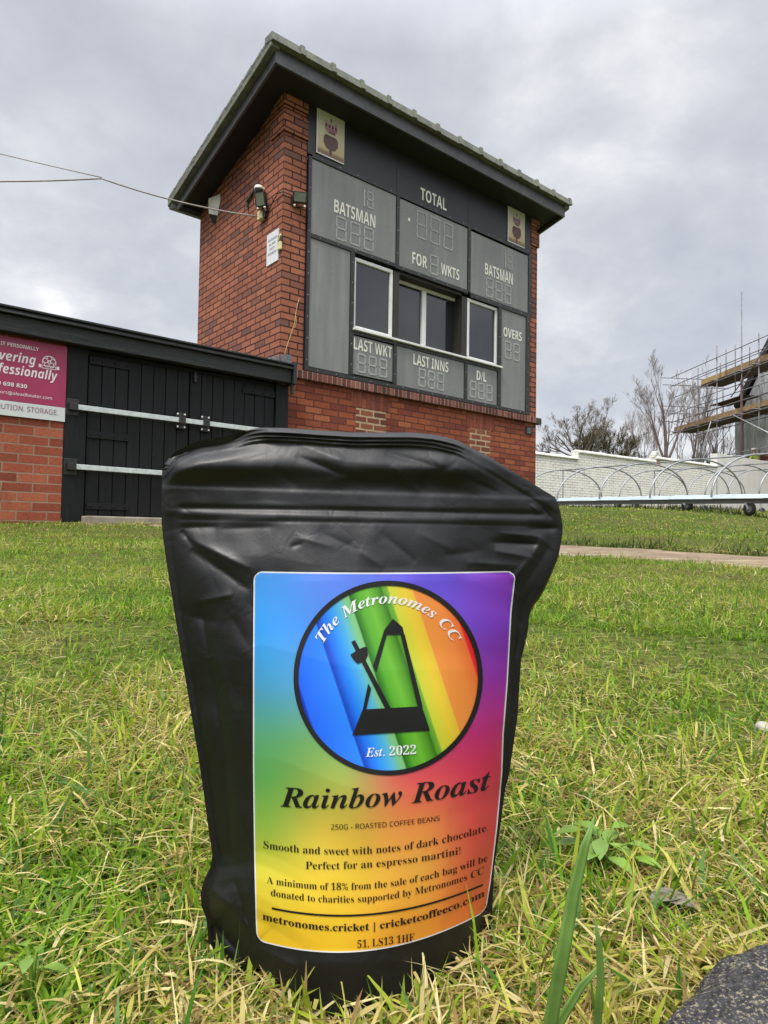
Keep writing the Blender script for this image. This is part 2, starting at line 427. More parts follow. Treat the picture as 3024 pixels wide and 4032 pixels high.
bn = t.n('ShaderNodeBump', Strength=.9, Distance=.012); t.l(fa, bn.inputs['Height']); t.l(bn.outputs[0], b.inputs['Normal'])

TLOC = (TO[0], TO[1], 0)
W, VD = 4.415, 2.16
FU0, FU1, FV0, FV1 = -.31, 4.65, -.325, 2.28       # roof outline
FZ = 4.965; SL = .235                               # fascia underside at the front, fall to the rear

# ------------------------------------------------------------------ the tower
tower = thing('scoreboard_tower', 'two storey red brick tower with a sloping tiled roof and a grey score board', 'building', TLOC, YAW)
def soff(v): return FZ + .055 - SL * (v - FV0)
wl = MB()
# shell: front below the board, piers, side walls, rear
wl.cur = 1; wl.box(0.002, W - .002, 0, .2, -.1, 1.85)
wl.cur = 0
wl.hexa([(.0, .012, 1.85), (.2, .012, 1.85), (.2, VD, 1.85), (.0, VD, 1.85), (.0, .012, soff(.012)), (.2, .012, soff(.012)), (.2, VD, soff(VD)), (.0, VD, soff(VD))])
wl.hexa([(W - .2, .012, 1.85), (W, .012, 1.85), (W, VD, 1.85), (W - .2, VD, 1.85), (W - .2, .012, soff(.012)), (W, .012, soff(.012)), (W, VD, soff(VD)), (W - .2, VD, soff(VD))])
wl.box(0, .2, .2, VD, -.1, 1.85); wl.box(W - .2, W, .2, VD, -.1, 1.85)
wl.box(.2, W - .2, VD - .2, VD, -.1, soff(VD))
wl.build('wall', [M_brick, M_low], tower)
for (a0, a1, s_) in ((-.022, .292, -1), (4.245, W + .022, 1)):
    p = MB(); zs = [(1.95, 4.455), (4.535, 4.75), (4.83, 5.0)]
    xa, xb = max(a0, .003), min(a1, W - .003)
    p.hexa([(xa, .003, 1.96), (xb, .003, 1.96), (xb, .25, 1.96), (xa, .25, 1.96), (xa, .003, soff(.003) - .003), (xb, .003, soff(.003) - .003), (xb, .25, soff(.25) - .003), (xa, .25, soff(.25) - .003)])
    for z0, z1 in zs:
        x0, x1 = (a0, a1)
        d = .27 if z0 > 4 else .011
        if z0 < 4: x0, x1 = (max(a0, 0), min(a1, W))
        p.hexa([(x0, -.022 if z0 > 4 else 0, z0), (x1, -.022 if z0 > 4 else 0, z0), (x1, d, z0), (x0, d, z0)] +
               [(x0, -.022 if z0 > 4 else 0, min(z1, soff(-.02))), (x1, -.022 if z0 > 4 else 0, min(z1, soff(-.02))), (x1, d, min(z1, soff(d))), (x0, d, min(z1, soff(d)))])
    p.build('pier', M_brick, tower)
    p2 = MB()
si = MB(); si.box(-.01, 4.36, -.05, .03, 1.853, 1.945); si.build('sill', M_sill, tower, bevel=.006)
MB().box(4.362, 4.485, -.053, .03, 1.846, 1.94).build('sill_stone', plain('sooty stone', (.05, .05, .045), .8, bump=.006), tower, bevel=.008)
for u0, u1, l0, l1, zt in ((1.035, 1.49, .965, 1.553, 1.648), (2.973, 3.392, 2.90, 3.47, 1.628)):
    MB().box(l0, l1, -.004, .0, zt + .003, 1.852).build('lintel', M_soldier, tower)
    MB().box(u0, u1, -.003, .0, .9, zt).build('infill_panel', M_infill, tower)
# roof timbers
fa_ = MB()
fa_.box(FU0, FU1, FV0, FV0 + .03, FZ, FZ + .175)
for u0 in (FU0, FU1 - .03):
    a, c_ = FV0 + .03, FV1 - .12
    fa_.hexa([(u0, a, FZ - SL * (a - FV0)), (u0 + .03, a, FZ - SL * (a - FV0)), (u0 + .03, c_, FZ - SL * (c_ - FV0)), (u0, c_, FZ - SL * (c_ - FV0))] +
             [(u0, a, FZ + .175 - SL * (a - FV0)), (u0 + .03, a, FZ + .175 - SL * (a - FV0)), (u0 + .03, c_, FZ + .155 - SL * (c_ - FV0)), (u0, c_, FZ + .155 - SL * (c_ - FV0))])
c_ = FV1 - .12
fa_.box(FU0, FU1, c_ + .001, c_ + .03, FZ - SL * (c_ - FV0) - .01, FZ + .14 - SL * (c_ - FV0))
fa_.build('fascia', M_fascia, tower, bevel=.003)
so = MB(); a, c2_ = FV0 + .032, FV1 - .122; x0, x1 = FU0 + .032, FU1 - .032
so.hexa([(x0, a, soff(a)), (x1, a, soff(a)), (x1, c2_, soff(c2_)), (x0, c2_, soff(c2_)), (x0, a, soff(a) + .02), (x1, a, soff(a) + .02), (x1, c2_, soff(c2_) + .02), (x0, c2_, soff(c2_) + .02)])
so.build('soffit', M_soffit, tower)
rf = MB()
def rtop(v): return FZ + .205 - SL * (v - FV0)
# tile courses laid up the slope, each course a step
nc = 13; L = (FV1 - FV0 + .1) / nc
for i in range(nc):
    v0 = FV0 - .05 + i * L; v1 = v0 + L + .02
    nt = 17; du = (FU1 - FU0 + .14) / nt
    for j in range(nt):
        u0 = FU0 - .07 + j * du; o1 = random.uniform(-.004, .004)
        zl0, zl1 = rtop(v0) + o1, rtop(v1) + .022 + o1
        rf.hexa([(u0, v0, zl0 - .035), (u0 + du - .004, v0, zl0 - .035), (u0 + du - .004, v1, zl1 - .05), (u0, v1, zl1 - .05),
                 (u0, v0, zl0), (u0 + du - .004, v0, zl0), (u0 + du - .004, v1, zl1), (u0, v1, zl1)])
# ridge tiles along the high front edge and verge tiles down both sides
nr = 13; du = (FU1 - FU0 + .15) / nr
for j in range(nr):
    u0 = FU0 - .075 + j * du; u1 = u0 + du; o1 = random.uniform(-.006, .006)
    for k, (ua, ub, ex) in enumerate(((u0, u1 - .055, 0.0), (u1 - .06, u1 - .006, .016))):
        rf.hexa([(ua, FV0 - .075 - ex, FZ + .162 + o1), (ub, FV0 - .075 - ex, FZ + .162 + o1), (ub, FV0 + .10, FZ + .2 + o1), (ua, FV0 + .10, FZ + .2 + o1),
                 (ua, FV0 - .05 - ex, FZ + .262 + o1 + ex), (ub, FV0 - .05 - ex, FZ + .262 + o1 + ex), (ub, FV0 + .10, FZ + .268 + o1 + ex), (ua, FV0 + .10, FZ + .268 + o1 + ex)])
for sd in (0, 1):
    for i in range(nc):
        v0 = FV0 - .03 + i * L; v1 = v0 + L - .004; o1 = random.uniform(-.004, .004)
        xa = (FU0 - .07, FU0 + .03) if sd == 0 else (FU1 - .03, FU1 + .07)
        z0, z1 = rtop(v0) + .012 + o1, rtop(v1) + .030 + o1
        rf.hexa([(xa[0], v0, z0 - .095), (xa[1], v0, z0 - .095), (xa[1], v1, z1 - .115), (xa[0], v1, z1 - .115),
                 (xa[0], v0, z0 + .036), (xa[1], v0, z0 + .036), (xa[1], v1, z1 + .004), (xa[0], v1, z1 + .004)])
rf.build('roof', M_tile, tower, bevel=.006)
gu = MB(); vg = FV1 + .02; zg = rtop(FV1) - .09
gu.path([(FU0 - .05, vg, zg), (FU1 + .05, vg, zg)], .055, 10)
gu.build('gutter', plain('grey gutter', (.2, .2, .2), .5), tower, smooth=True)
dp = MB(); dp.path([(W + .03, .35, 0), (W + .03, .35, 4.0)], .032, 10)
for z in (.9, 2.4, 3.4): dp.lathe((W + .03, .35, z), (0, 0, 1), [(0, .04), (.05, .04)], 10)
dp.build('downpipe', plain('grey downpipe', (.33, .34, .35), .45), tower, smooth=False)
# interior dark box so that the glass has a room behind it
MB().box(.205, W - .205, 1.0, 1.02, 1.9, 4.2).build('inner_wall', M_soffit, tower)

def window(u0, u1, z0, z1, v, fw, panes, name='window'):
    fr = MB(); d0, d1 = v - .03, v + .03
    e0, e1 = u0, u1
    fr.box(e0, e1, d0, d1, z0, z0 + fw); fr.box(e0, e1, d0, d1, z1 - fw, z1)
    fr.box(e0, e0 + fw, d0, d1, z0 + fw, z1 - fw); fr.box(e1 - fw, e1, d0, d1, z0 + fw, z1 - fw)
    edges = [e0 + fw] + panes + [e1 - fw]
    for c in panes: fr.box(c - fw * .95, c + fw * .95, d0 - .006, d1, z0 + fw, z1 - fw)
    o = fr.build(name, M_upvc, tower, bevel=.008)
    for i in range(len(edges) - 1):
        a = edges[i] + (fw if i else 0); c = edges[i + 1] - (fw if i < len(edges) - 2 else 0)
        MB().box(a - .003, c + .003, v - .004, v + .004, z0 + fw - .003, z1 - fw + .003).build('pane', M_glass, o)
window(.955, 1.565, 2.565, 3.42, .02, .045, [])
window(2.893, 3.515, 2.56, 3.40, .02, .045, [])
window(1.70, 2.83, 2.585, 3.40, .15, .04, [2.21])
MB().box(.94, 3.56, -.075, .01, 2.535, 2.562).build('window_sill', M_upvc, tower, bevel=.004)
po = MB(); po.box(1.575, 1.665, -.01, .2, 2.565, 3.42); po.box(2.785, 2.885, -.01, .2, 2.565, 3.40); po.box(1.665, 2.785, .0, .2, 3.403, 3.44)
po.build('window_post', plain('dark brown post', (.03, .026, .023), .6), tower)

# ------------------------------------------------------------------ the score board
board = thing('scoreboard', 'dark grey cricket score board with unlit digits filling the front of the brick tower', 'scoreboard', TLOC, YAW)
P = lambda x, y: (x, -.031, y)
hd = MB(); hd.box(.292, 1.593, -.012, .05, 4.40, 5.04); hd.box(1.597, 2.877, -.012, .05, 4.40, 5.04); hd.box(2.881, 4.243, -.012, .05, 4.40, 5.04)
header = hd.build('header_panel', M_header, board)
tx = MB(); flat_text(tx, 'TOTAL', lambda x, y: (x, -.016, y), 1.997, 2.462, 4.455, .155, style='sb')
tx.build('lettering', M_letter, header)
cab = MB(); cab.box(.294, .954, .0, .19, 1.95, 4.36); cab.box(3.52, 4.243, .0, .19, 1.95, 4.36)
cab.box(.956, 3.518, .0, .19, 1.95, 2.53); cab.box(.956, 3.518, .0, .19, 3.445, 4.36)
cab.build('cabinet', M_frameblk, board)
SEG = {'8': 'abcdefg', '1': 'bc'}
def digit(mb, ch, u0, u1, z0, z1, y=-.0285, th=.019):
    g_ = .012; zm = (z0 + z1) / 2; sl = .0
    bars = dict(a=(u0 + g_, u1 - g_, z1 - th, z1), d=(u0 + g_, u1 - g_, z0, z0 + th), g=(u0 + g_, u1 - g_, zm - th / 2, zm + th / 2),
                f=(u0, u0 + th, zm + g_, z1 - g_), b=(u1 - th, u1, zm + g_, z1 - g_), e=(u0, u0 + th, z0 + g_, zm - g_), c=(u1 - th, u1, z0 + g_, zm - g_))
    for s_ in SEG[ch]:
        a, c, e, f_ = bars[s_]
        if ch == '1':
            if s_ == 'b': mb.box(a, c, y - .003, y + .003, z0, z1)
            continue
        n = max(4, int(max(c - a, f_ - e) / .016))
        for i in range(n):      # a row of small lenses
            k0, k1 = i / n, (i + .82) / n
            if c - a > f_ - e: mb.box(a + (c - a) * k0, a + (c - a) * k1, y - .003, y + .003, e, f_)
            else: mb.box(a, c, y - .003, y + .003, e + (f_ - e) * k0, e + (f_ - e) * k1)
def panel(u0, u1, z0, z1, texts=(), digits=(), dots=()):
    p = MB().box(u0, u1, -.026, -.001, z0, z1).build('score_panel', M_panel, board)
    if texts:
        for s_, a, c, e, h in texts:
            tm = MB(); flat_text(tm, s_, P, a, c, e, h, style='sb'); tm.build('lettering', M_letter, p)
    for grp in digits:
        chars, a, c, e, f_ = grp
        ws = [.55 if ch == '1' else 1.0 for ch in chars]; gap = .32
        tot = sum(ws) + gap * (len(ws) - 1); un = (c - a) / tot; x = a
        for ch, w_ in zip(chars, ws):
            dm = MB(); digit(dm, ch, x, x + un * w_, e, f_); dm.build('digit', M_digit, p)
            x += un * (w_ + gap)
    if dots:
        dm = MB()
        for a, e in dots: dm.box(a - .018, a + .018, -.031, -.025, e - .02, e + .02)
        dm.build('indicator', M_letter, p)
panel(.338, 1.583, 3.50, 4.348, [('BATSMAN', .651, 1.255, 3.842, .148)], [('18', 1.04, 1.222, 4.05, 4.255), ('888', .683, 1.236, 3.54, 3.815)])
panel(1.633, 2.861, 3.49, 4.338, [('FOR', 1.857, 2.113, 3.58, .15), ('WKTS', 2.36, 2.705, 3.58, .145)], [('888', 1.923, 2.58, 3.94, 4.29), ('8', 2.164, 2.312, 3.535, 3.79)], [(1.795, 4.119)])
panel(2.918, 4.165, 3.475, 4.325, [('BATSMAN', 3.213, 3.812, 3.805, .16)], [('18', 3.60, 3.797, 4.015, 4.23), ('888', 3.244, 3.782, 3.505, 3.775)])
panel(.343, .896, 2.01, 3.45)
panel(.955, 1.563, 2.03, 2.478, [('LAST WKT', .965, 1.547, 2.32, .135)], [('888', 1.024, 1.478, 2.06, 2.285)])
panel(1.622, 2.822, 2.0, 2.49, [('LAST INNS', 1.90, 2.52, 2.305, .135)], [('888', 1.993, 2.447, 2.045, 2.275)])
panel(2.879, 3.492, 2.003, 2.49, [('D/L', 3.066, 3.264, 2.30, .13)], [('888', 2.938, 3.396, 2.045, 2.27)])
panel(3.568, 4.12, 1.985, 3.405, [('OVERS', 3.617, 4.024, 3.02, .13)], [('88', 3.652, 3.985, 2.71, 2.965)])
tr = MB(); bl = tr
def trim(u0, u1, z0, z1):
    tr.cur = 0; tr.box(u0, u1, -.04, -.0265, z0, z1)
    n = max(2, int(max(u1 - u0, z1 - z0) / .24)); ver = (z1 - z0) > (u1 - u0)
    for i in range(n):
        k = (i + .5) / n
        c = (((u0 + u1) / 2, z0 + (z1 - z0) * k) if ver else (u0 + (u1 - u0) * k, (z0 + z1) / 2))
        tr.cur = 1; bl.lathe((c[0], -.040, c[1]), (0, -1, 0), [(0, .006), (.004, .005), (.0045, 0)], 8)
trim(.296, .338, 1.955, 4.36); trim(4.165, 4.24, 3.475, 4.36); trim(4.122, 4.205, 1.955, 3.472)
trim(.338, 4.165, 4.352, 4.40); trim(.338, 1.583, 3.453, 3.498); trim(1.585, 1.632, 3.49, 4.35); trim(2.864, 2.916, 3.475, 4.35)
trim(1.583, 2.864, 3.442, 3.488); trim(2.92, 4.12, 3.408, 3.472)
trim(.898, .953, 2.01, 3.45); trim(.338, 4.12, 1.955, 2.0); trim(1.565, 1.620, 2.003, 2.49); trim(2.824, 2.877, 2.003, 2.49); trim(3.497, 3.566, 2.003, 3.405)
trim(.955, 3.495, 2.493, 2.533)
tr.build('trim', [M_frameblk, M_bolt], board)

# ------------------------------------------------------------------ things fixed to the tower
def TP(u, v, z): q = tw(u, v); return Vector((q[0], q[1], z))
# posters: a purple crown over a date and a brown emblem
m_, t, b = mat('faded poster print'); M_poster = m_
uv = t.n('ShaderNodeTexCoord').outputs['Object']
sxx = t.n('ShaderNodeSeparateXYZ'); t.l(uv, sxx.inputs[0])
c = t.ramp(t.math('MULTIPLY', sxx.outputs[2], 1.92), [(0, (.16, .09, .05)), (.10, (.23, .15, .07)), (.16, (.50, .38, .20)), (.5, (.58, .52, .36)), (1, (.54, .56, .46))])
f_ = t.noise(9, 4, .6, uv)
t.l(t.mix(.3, c, t.ramp(f_, [(.3, (.8, .78, .75)), (.7, (1.1, 1.1, 1.1))]), 'MULTIPLY'), b.inputs['Base Color']); b.inputs['Roughness'].default_value = .4
M_crown = plain('purple crown print', (.20, .03, .13), .5); M_crownlite = plain('pink crown print', (.55, .28, .42), .5); M_brownprint = plain('brown print', (.12, .06, .055), .5, var=.25)
M_paper = plain('white poster edge', (.75, .74, .70), .5, var=.04)
def poster(u, z, w_, h, label):
    po_ = thing('poster', label, 'poster', TP(u, -.022, z), YAW, 'posters at both ends of the black header')
    MB().box(0, w_, -.004, .004, 0, h).build('sheet', M_paper, po_)
    MB().box(.012, w_ - .003, -.006, -.004, .014, h - .002).build('print', M_poster, po_)
    cx = w_ * .5; cr_ = MB(); zc0 = h * .66
    y = -.009
    def disc(mb, cx, cz, rx, rz, n=20, a0=0, a1=2 * math.pi):
        mb.poly([(cx + rx * math.cos(a0 + (a1 - a0) * i / n), y, cz + rz * math.sin(a0 + (a1 - a0) * i / n)) for i in range(n if a1 - a0 > 6 else n + 1)])
    lite = MB()
    for sg in (-1, 1):      # two arches of the crown
        pts = [(cx + sg * (.012 + .04 * math.sin(math.pi * k / 12) + .045 * k / 12), zc0 + .02 + .055 * math.sin(math.pi * k / 12)) for k in range(13)]
        for k in range(12):
            a, c = pts[k], pts[k + 1]; lite.bar((a[0], y, a[1]), (c[0], y, c[1]), .001, .010)
    lite.box(cx - .085, cx + .085, y - .0005, y + .0005, zc0 - .022, zc0 + .0)
    lite.build('crown_arch', M_crownlite, po_)
    for k in (-3, -1, 1, 3):
        cr_.poly([(cx + k * .022 - .015, y - .001, zc0 + .005), (cx + k * .022 + .015, y - .001, zc0 + .005), (cx + k * .022 + .012, y - .001, zc0 + .045), (cx + k * .022 - .012, y - .001, zc0 + .045)])
    for k in range(-3, 4): cr_.poly([(cx + k * .023 - .007, y - .001, zc0 - .02), (cx + k * .023 + .007, y - .001, zc0 - .02), (cx + k * .023, y - .001, zc0 - .003)])
    cr_.box(cx - .004, cx + .004, y - .001, y, zc0 + .07, zc0 + .125); cr_.box(cx - .014, cx + .014, y - .0015, y - .0005, zc0 + .098, zc0 + .106)
    cr_.build('crown', M_crown, po_)
    d = MB(); flat_text(d, '1888', lambda x, yy: (x, y - .0005, yy), cx - .06, cx + .06, h * .545, .032, offset=.015)
    d.build('lettering', M_crown, po_)
    e = MB(); z1 = h * .5
    e.poly([(cx - .075, y, z1), (cx + .075, y, z1), (cx + .098, y, z1 - .035), (cx + .098, y, z1 - .10), (cx + .06, y, z1 - .155), (cx + .018, y, z1 - .165),
            (cx + .015, y, z1 - .225), (cx - .015, y, z1 - .225), (cx - .018, y, z1 - .165), (cx - .06, y, z1 - .155), (cx - .098, y, z1 - .10), (cx - .098, y, z1 - .035)])
    e.build('emblem', M_brownprint, po_)
    return po_
poster(.40, 4.44, .382, .512, 'faded crown poster left of the TOTAL lettering, by the near brick corner')
poster(3.70, 4.42, .382, .518, 'faded crown poster right of the TOTAL lettering, by the far brick pier')
# notice on the side wall
def side_thing(name, label, cat, v, z): return thing(name, label, cat, TP(-.0, v, z), YAW - math.pi / 2)   # local x points towards the front corner, -y out of the wall
no = side_thing('notice_sign', 'white notice sign with four lines of grey capitals on the side brick wall', 'sign', .313, 3.128)
MB().box(0, .25, -.012, -.001, 0, .352).build('plate', plain('white sign sheet', (.70, .71, .73), .4, var=.04), no)
M_greyprint = plain('faded grey print', (.30, .31, .35), .5, var=.1)
for k, (s_, a, c) in enumerate((('UNAUTHORISED', .03, .22), ('BALL GAMES', .055, .195), ('STRICTLY', .06, .19), ('PROHIBITED', .035, .215))):
    d = MB(); flat_text(d, s_, lambda x, y: (x, -.0135, y), a, c, .258 - k * .052, .027, style='sb'); d.build('lettering', M_greyprint, no)
# alarm box
al = side_thing('alarm_box', 'weathered white and yellow alarm bell box with a dark base under the eave', 'alarm box', 1.9, 4.18)
rg = [(.17, -.085, .25), (.19, -.085, .05)]
bx = MB(); bx.add([(.19, -.002, .30), (.33, -.002, .275), (.345, -.002, .19), (.27, -.002, .02)] + rg, [(4, 1, 0), (4, 2, 1), (4, 5, 3, 2)])
bx.build('case', M_whiteplastic, al)
bx = MB(); bx.add([(.19, -.002, .30), (.06, -.002, .24), (.03, -.002, .14), (.14, -.002, .0)] + rg, [(4, 0, 1), (4, 1, 2), (4, 2, 3, 5)])
bx.build('yellow_panel', M_cream, al)
bb = MB(); bb.add([(.14, -.002, -.001), (.27, -.002, .019), (.19, -.086, .049), (.19, -.03, -.06), (.21, -.002, -.07)], [(0, 2, 3, 4), (2, 1, 4, 3), (0, 1, 2)])
bb.build('base', M_blackplastic, al)
# old bracket
br_ = side_thing('wall_bracket', 'dark broken metal bracket hanging on the side wall above the camera', 'bracket', .80, 4.03)
bm_ = MB(); bm_.bar((0, -.02, .03), (.29, -.02, .13), .02, .03); bm_.bar((.0, -.02, .03), (.02, -.02, -.05), .015, .03)
for k in (.3, .6): bm_.box(.29 * k - .012, .29 * k + .012, -.03, 0, .03 + .1 * k - .02, .03 + .1 * k + .03)
bm_.build('arm', plain('rusted dark iron', (.04, .038, .034), .7, var=.4), br_, bevel=.003)
# security camera
ca = side_thing('security_camera', 'small dome camera with a white cap hanging beside the floodlights', 'camera', .47, 3.98)
ml = MB(); ml.lathe((.05, -.07, .085), (0, 0, -1), [(0, 0), (.003, .045), (.03, .055), (.045, .055), (.045, .03)], 18); ml.box(.03, .07, -.03, -.001, .055, .08); ml.build('cap', plain('white camera cap', (.7, .69, .64), .4), ca, smooth=True)
ml = MB(); ml.lathe((.05, -.07, .045), (0, 0, -1), [(0, .045), (.03, .047), (.055, .03), (.065, 0)], 18); ml.build('dome', M_blackplastic, ca, smooth=True)
M_lens = plain('floodlight lens', (.14, .16, .12), .15, var=.2, scale=8)
def floodlight(name, label, loc, rz, tilt, w_=.15, h=.115):
    o = thing(name, label, 'floodlight', loc, rz, 'floodlights on the tower corner')
    X = Matrix.Rotation(tilt, 4, 'X')
    b_ = MB(); b_.box(-w_ / 2, w_ / 2, -.02, .03, -h / 2, h / 2)
    for k in range(-3, 4): b_.box(k * w_ / 8 - .004, k * w_ / 8 + .004, .03, .045, -h / 2 + .01, h / 2 - .01)
    b_.build('body', M_blackplastic, o, bevel=.006, xf=X)
    MB().box(-w_ / 2 + .014, w_ / 2 - .014, -.024, -.0202, -h / 2 + .012, h / 2 - .012).build('lens', M_lens, o, xf=X)
    y_ = MB(); y_.bar((-w_ / 2 - .006, .0, 0), (-w_ / 2 - .006, .03, -.085), .006, .022); y_.bar((w_ / 2 + .006, .0, 0), (w_ / 2 + .006, .03, -.085), .006, .022); y_.bar((-w_ / 2 - .009, .035, -.085), (w_ / 2 + .009, .035, -.085), .02, .006)
    y_.build('yoke', M_frameblk, o)
    me_ = plain('white sensor eye', (.75, .73, .65), .3)
    for k in (-1, 1):
        s_ = MB(); s_.lathe((k * w_ * .36, .018, -.088), (0, -1, 0), [(0, .0), (.002, .014), (.016, .012), (.02, 0)], 12); s_.build('sensor', me_, o, smooth=True)
    return o
q = TP(-.09, .325, 3.865); floodlight('floodlight', 'black floodlight on the side wall under the dome camera', q, -.35, rad(16), .125, .15)
q = TP(.17, -.07, 3.825); floodlight('floodlight', 'black floodlight on the front brick pier beside the score board', q, .22, rad(16), .155, .115)
# junction box at the end of the overhead cable
jb = side_thing('junction_box', 'small cream junction box under the side floodlight where the cable ends', 'junction box', .465, 3.69)
MB().box(0, .095, -.06, -.001, 0, .10).build('case', M_cream, jb, bevel=.006)
MB().box(.096, .14, -.04, -.001, .0, .075).build('gland', M_blackplastic, jb, bevel=.004)
# lead to the front floodlight
cb = MB(); cb.path([TP(-.015, .30, 3.73), TP(-.02, .2, 3.80), TP(-.025, .08, 3.86), TP(-.012, -.02, 3.85), TP(.08, -.03, 3.84), TP(.12, -.03, 3.78)], .006, 6)
tag(cb.build('cable', M_blackplastic, smooth=True, uv=False), 'thin black lead bent round the brick corner between the two floodlights', 'cable')
# torn patch: bird-spotted broken bracket on the corner
cp_ = side_thing('corner_fitting', 'broken cream plastic fitting on the brick corner beside the notice sign', 'fitting', .045, 3.22)
x_ = MB(); x_.box(-.01, .055, -.03, -.001, .0, .09); x_.bar((.0, -.02, .10), (.06, -.02, .16), .03, .03); x_.build('case', M_cream, cp_, bevel=.008)
MB().box(-.02, .07, -.02, -.001, .095, .17).build('backplate', plain('stained backplate', (.06, .045, .03), .8, var=.4), cp_, bevel=.004)
# black plaque under the right end of the sill
pq = thing('plaque', 'small black plaque with pale lines of print near the right corner under the sill', 'plaque', TP(4.17, -.001, 1.683), YAW)
MB().box(0, .15, -.012, -.0, 0, .105).build('plate', M_blackplastic, pq, bevel=.002)
d = MB()
for k in range(4): d.box(.03, .12 - .02 * (k % 2), -.0135, -.0122, .08 - k * .02, .086 - k * .02)
d.build('print', M_greyprint, pq)
# straw-coloured frayed rope on the corner
rp = MB()
rp.path([TP(.225, -.012, 2.75), TP(.19, -.013, 2.62), TP(.17, -.012, 2.45), TP(.10, -.014, 2.25), TP(.06, -.012, 2.12), TP(.045, -.014, 2.02), TP(.03, -.012, 1.96)], .0035, 6)
rp.path([TP(.18, -.012, 2.58), TP(.19, -.013, 2.46), TP(.17, -.012, 2.40)], .003, 6)
tag(rp.build('rope', plain('bleached rope', (.52, .36, .17), .9), uv=False), 'frayed straw coloured rope running down the brick pier to the shed roof', 'rope')

# ------------------------------------------------------------------ garage / shed
shed = thing('shed', 'low brick shed with tarred black double doors and a black fascia beside the tower', 'shed', TLOC, YAW)
SV = -.12
sw = MB(); sw.box(-7.5, -2.145, SV, SV + .22, -.1, 1.80); sw.box(-7.5, -7.28, SV + .22, 3.2, -.1, 1.8); sw.box(-7.28, -.01, 3.0, 3.2, -.1, 1.8)
sw.build('wall', M_shedbrick, shed)
fc = MB(); fc.box(-7.6, .02, SV - .10, SV + .0, 1.735, 1.872); fo = fc.build('fascia', M_oldfascia, shed, bevel=.006)
cop = MB()
for k, (o1, z0, z1) in enumerate(((.135, 1.874, 1.895), (.12, 1.897, 1.915), (.14, 1.917, 1.936))): cop.box(-7.65, .03, SV - o1, SV + .02, z0, z1)
cop.build('coping', M_oldfascia, shed, bevel=.004)
rs = MB(); rs.hexa([(-7.65, SV + .021, 1.88), (.0 - .003, SV + .021, 1.88), (-.003, 3.25, 1.70), (-7.65, 3.25, 1.70), (-7.65, SV + .021, 1.925), (-.003, SV + .021, 1.925), (-.003, 3.25, 1.75), (-7.65, 3.25, 1.75)])
rs.build('roof', plain('roofing felt', (.045, .046, .048), .85, bump=.006), shed)
en = MB(); en.box(.022, .062, SV - .145, SV + .03, 1.72, 1.945); en.box(.024, .05, SV - .11, SV - .07, 1.62, 1.72); en.build('gutter_end', M_frameblk, shed, bevel=.006)
fl = MB(); fl.box(-.30, -.004, -.06, .04, 1.938, 1.965)
for k in range(7): fl.hexa([(-.27 + k * .035, -.05, 1.966), (-.235 + k * .035, -.05, 1.966), (-.235 + k * .035, .02, 1.966), (-.27 + k * .035, .02, 1.966)] + [(-.27 + k * .035, -.04, 1.97 + .012 * k), (-.235 + k * .035, -.045, 1.982 + .012 * k), (-.24 + k * .035, .02, 1.98 + .012 * k), (-.265 + k * .035, .02, 1.975 + .012 * k)])
fl.box(-.02, .055, -.16, -.05, 1.947, 2.05)
fl.build('flashing', M_lead, shed, bevel=.005)
jm = MB(); jm.box(-2.143, -1.965, SV - .005, SV + .15, .2, 1.733); jm.box(-.105, .045, SV - .005, SV + .15, .2, 1.733); jm.box(-1.965, -.105, SV + .03, SV + .15, 1.69, 1.733)
jm.build('door_frame', M_tar, shed, bevel=.004)
def door(u0, u1, label=None):
    d = MB(); n = round((u1 - u0) / .113); w_ = (u1 - u0) / n
    for k in range(n):
        o1 = random.uniform(-.004, .004)
        d.box(u0 + k * w_ + .003, u0 + (k + 1) * w_ - .003, SV + .018 + o1, SV + .045, .285 + random.uniform(0, .01), 1.688)
    d.box(u0, u1, SV + .046, SV + .07, .3, 1.68)
    return d.build('door', M_tar, shed, bevel=.003)
dl_ = door(-1.955, -1.04); dr_ = door(-1.032, -.11)
def hinge(parent, u0, u1, z0, z1):
    h = MB(); h.box(u0, u1, SV + .004, SV + .0135, z0, z1)
    for k in (.08, .3, .62, .9): h.lathe((u0 + (u1 - u0) * k, SV + .004, (z0 + z1) / 2), (0, -1, 0), [(0, .011), (.006, .009), (.008, 0)], 8)
    h.build('hinge', M_tar, parent, bevel=.002)
hinge(dl_, -1.95, -1.60, 1.61, 1.68); hinge(dl_, -1.955, -1.595, .965, 1.025); hinge(dl_, -1.94, -1.585, .345, .40)
hinge(dr_, -.48, -.112, 1.575, 1.635); hinge(dr_, -.48, -.112, .96, 1.02); hinge(dr_, -.48, -.112, .345, .40)
lt = MB(); lt.box(-1.00, -.975, SV - .004, SV + .012, 1.60, 1.70); lt.box(-1.008, -.967, SV - .008, SV - .004, 1.64, 1.66); lt.build('latch', M_frameblk, dr_, bevel=.003)
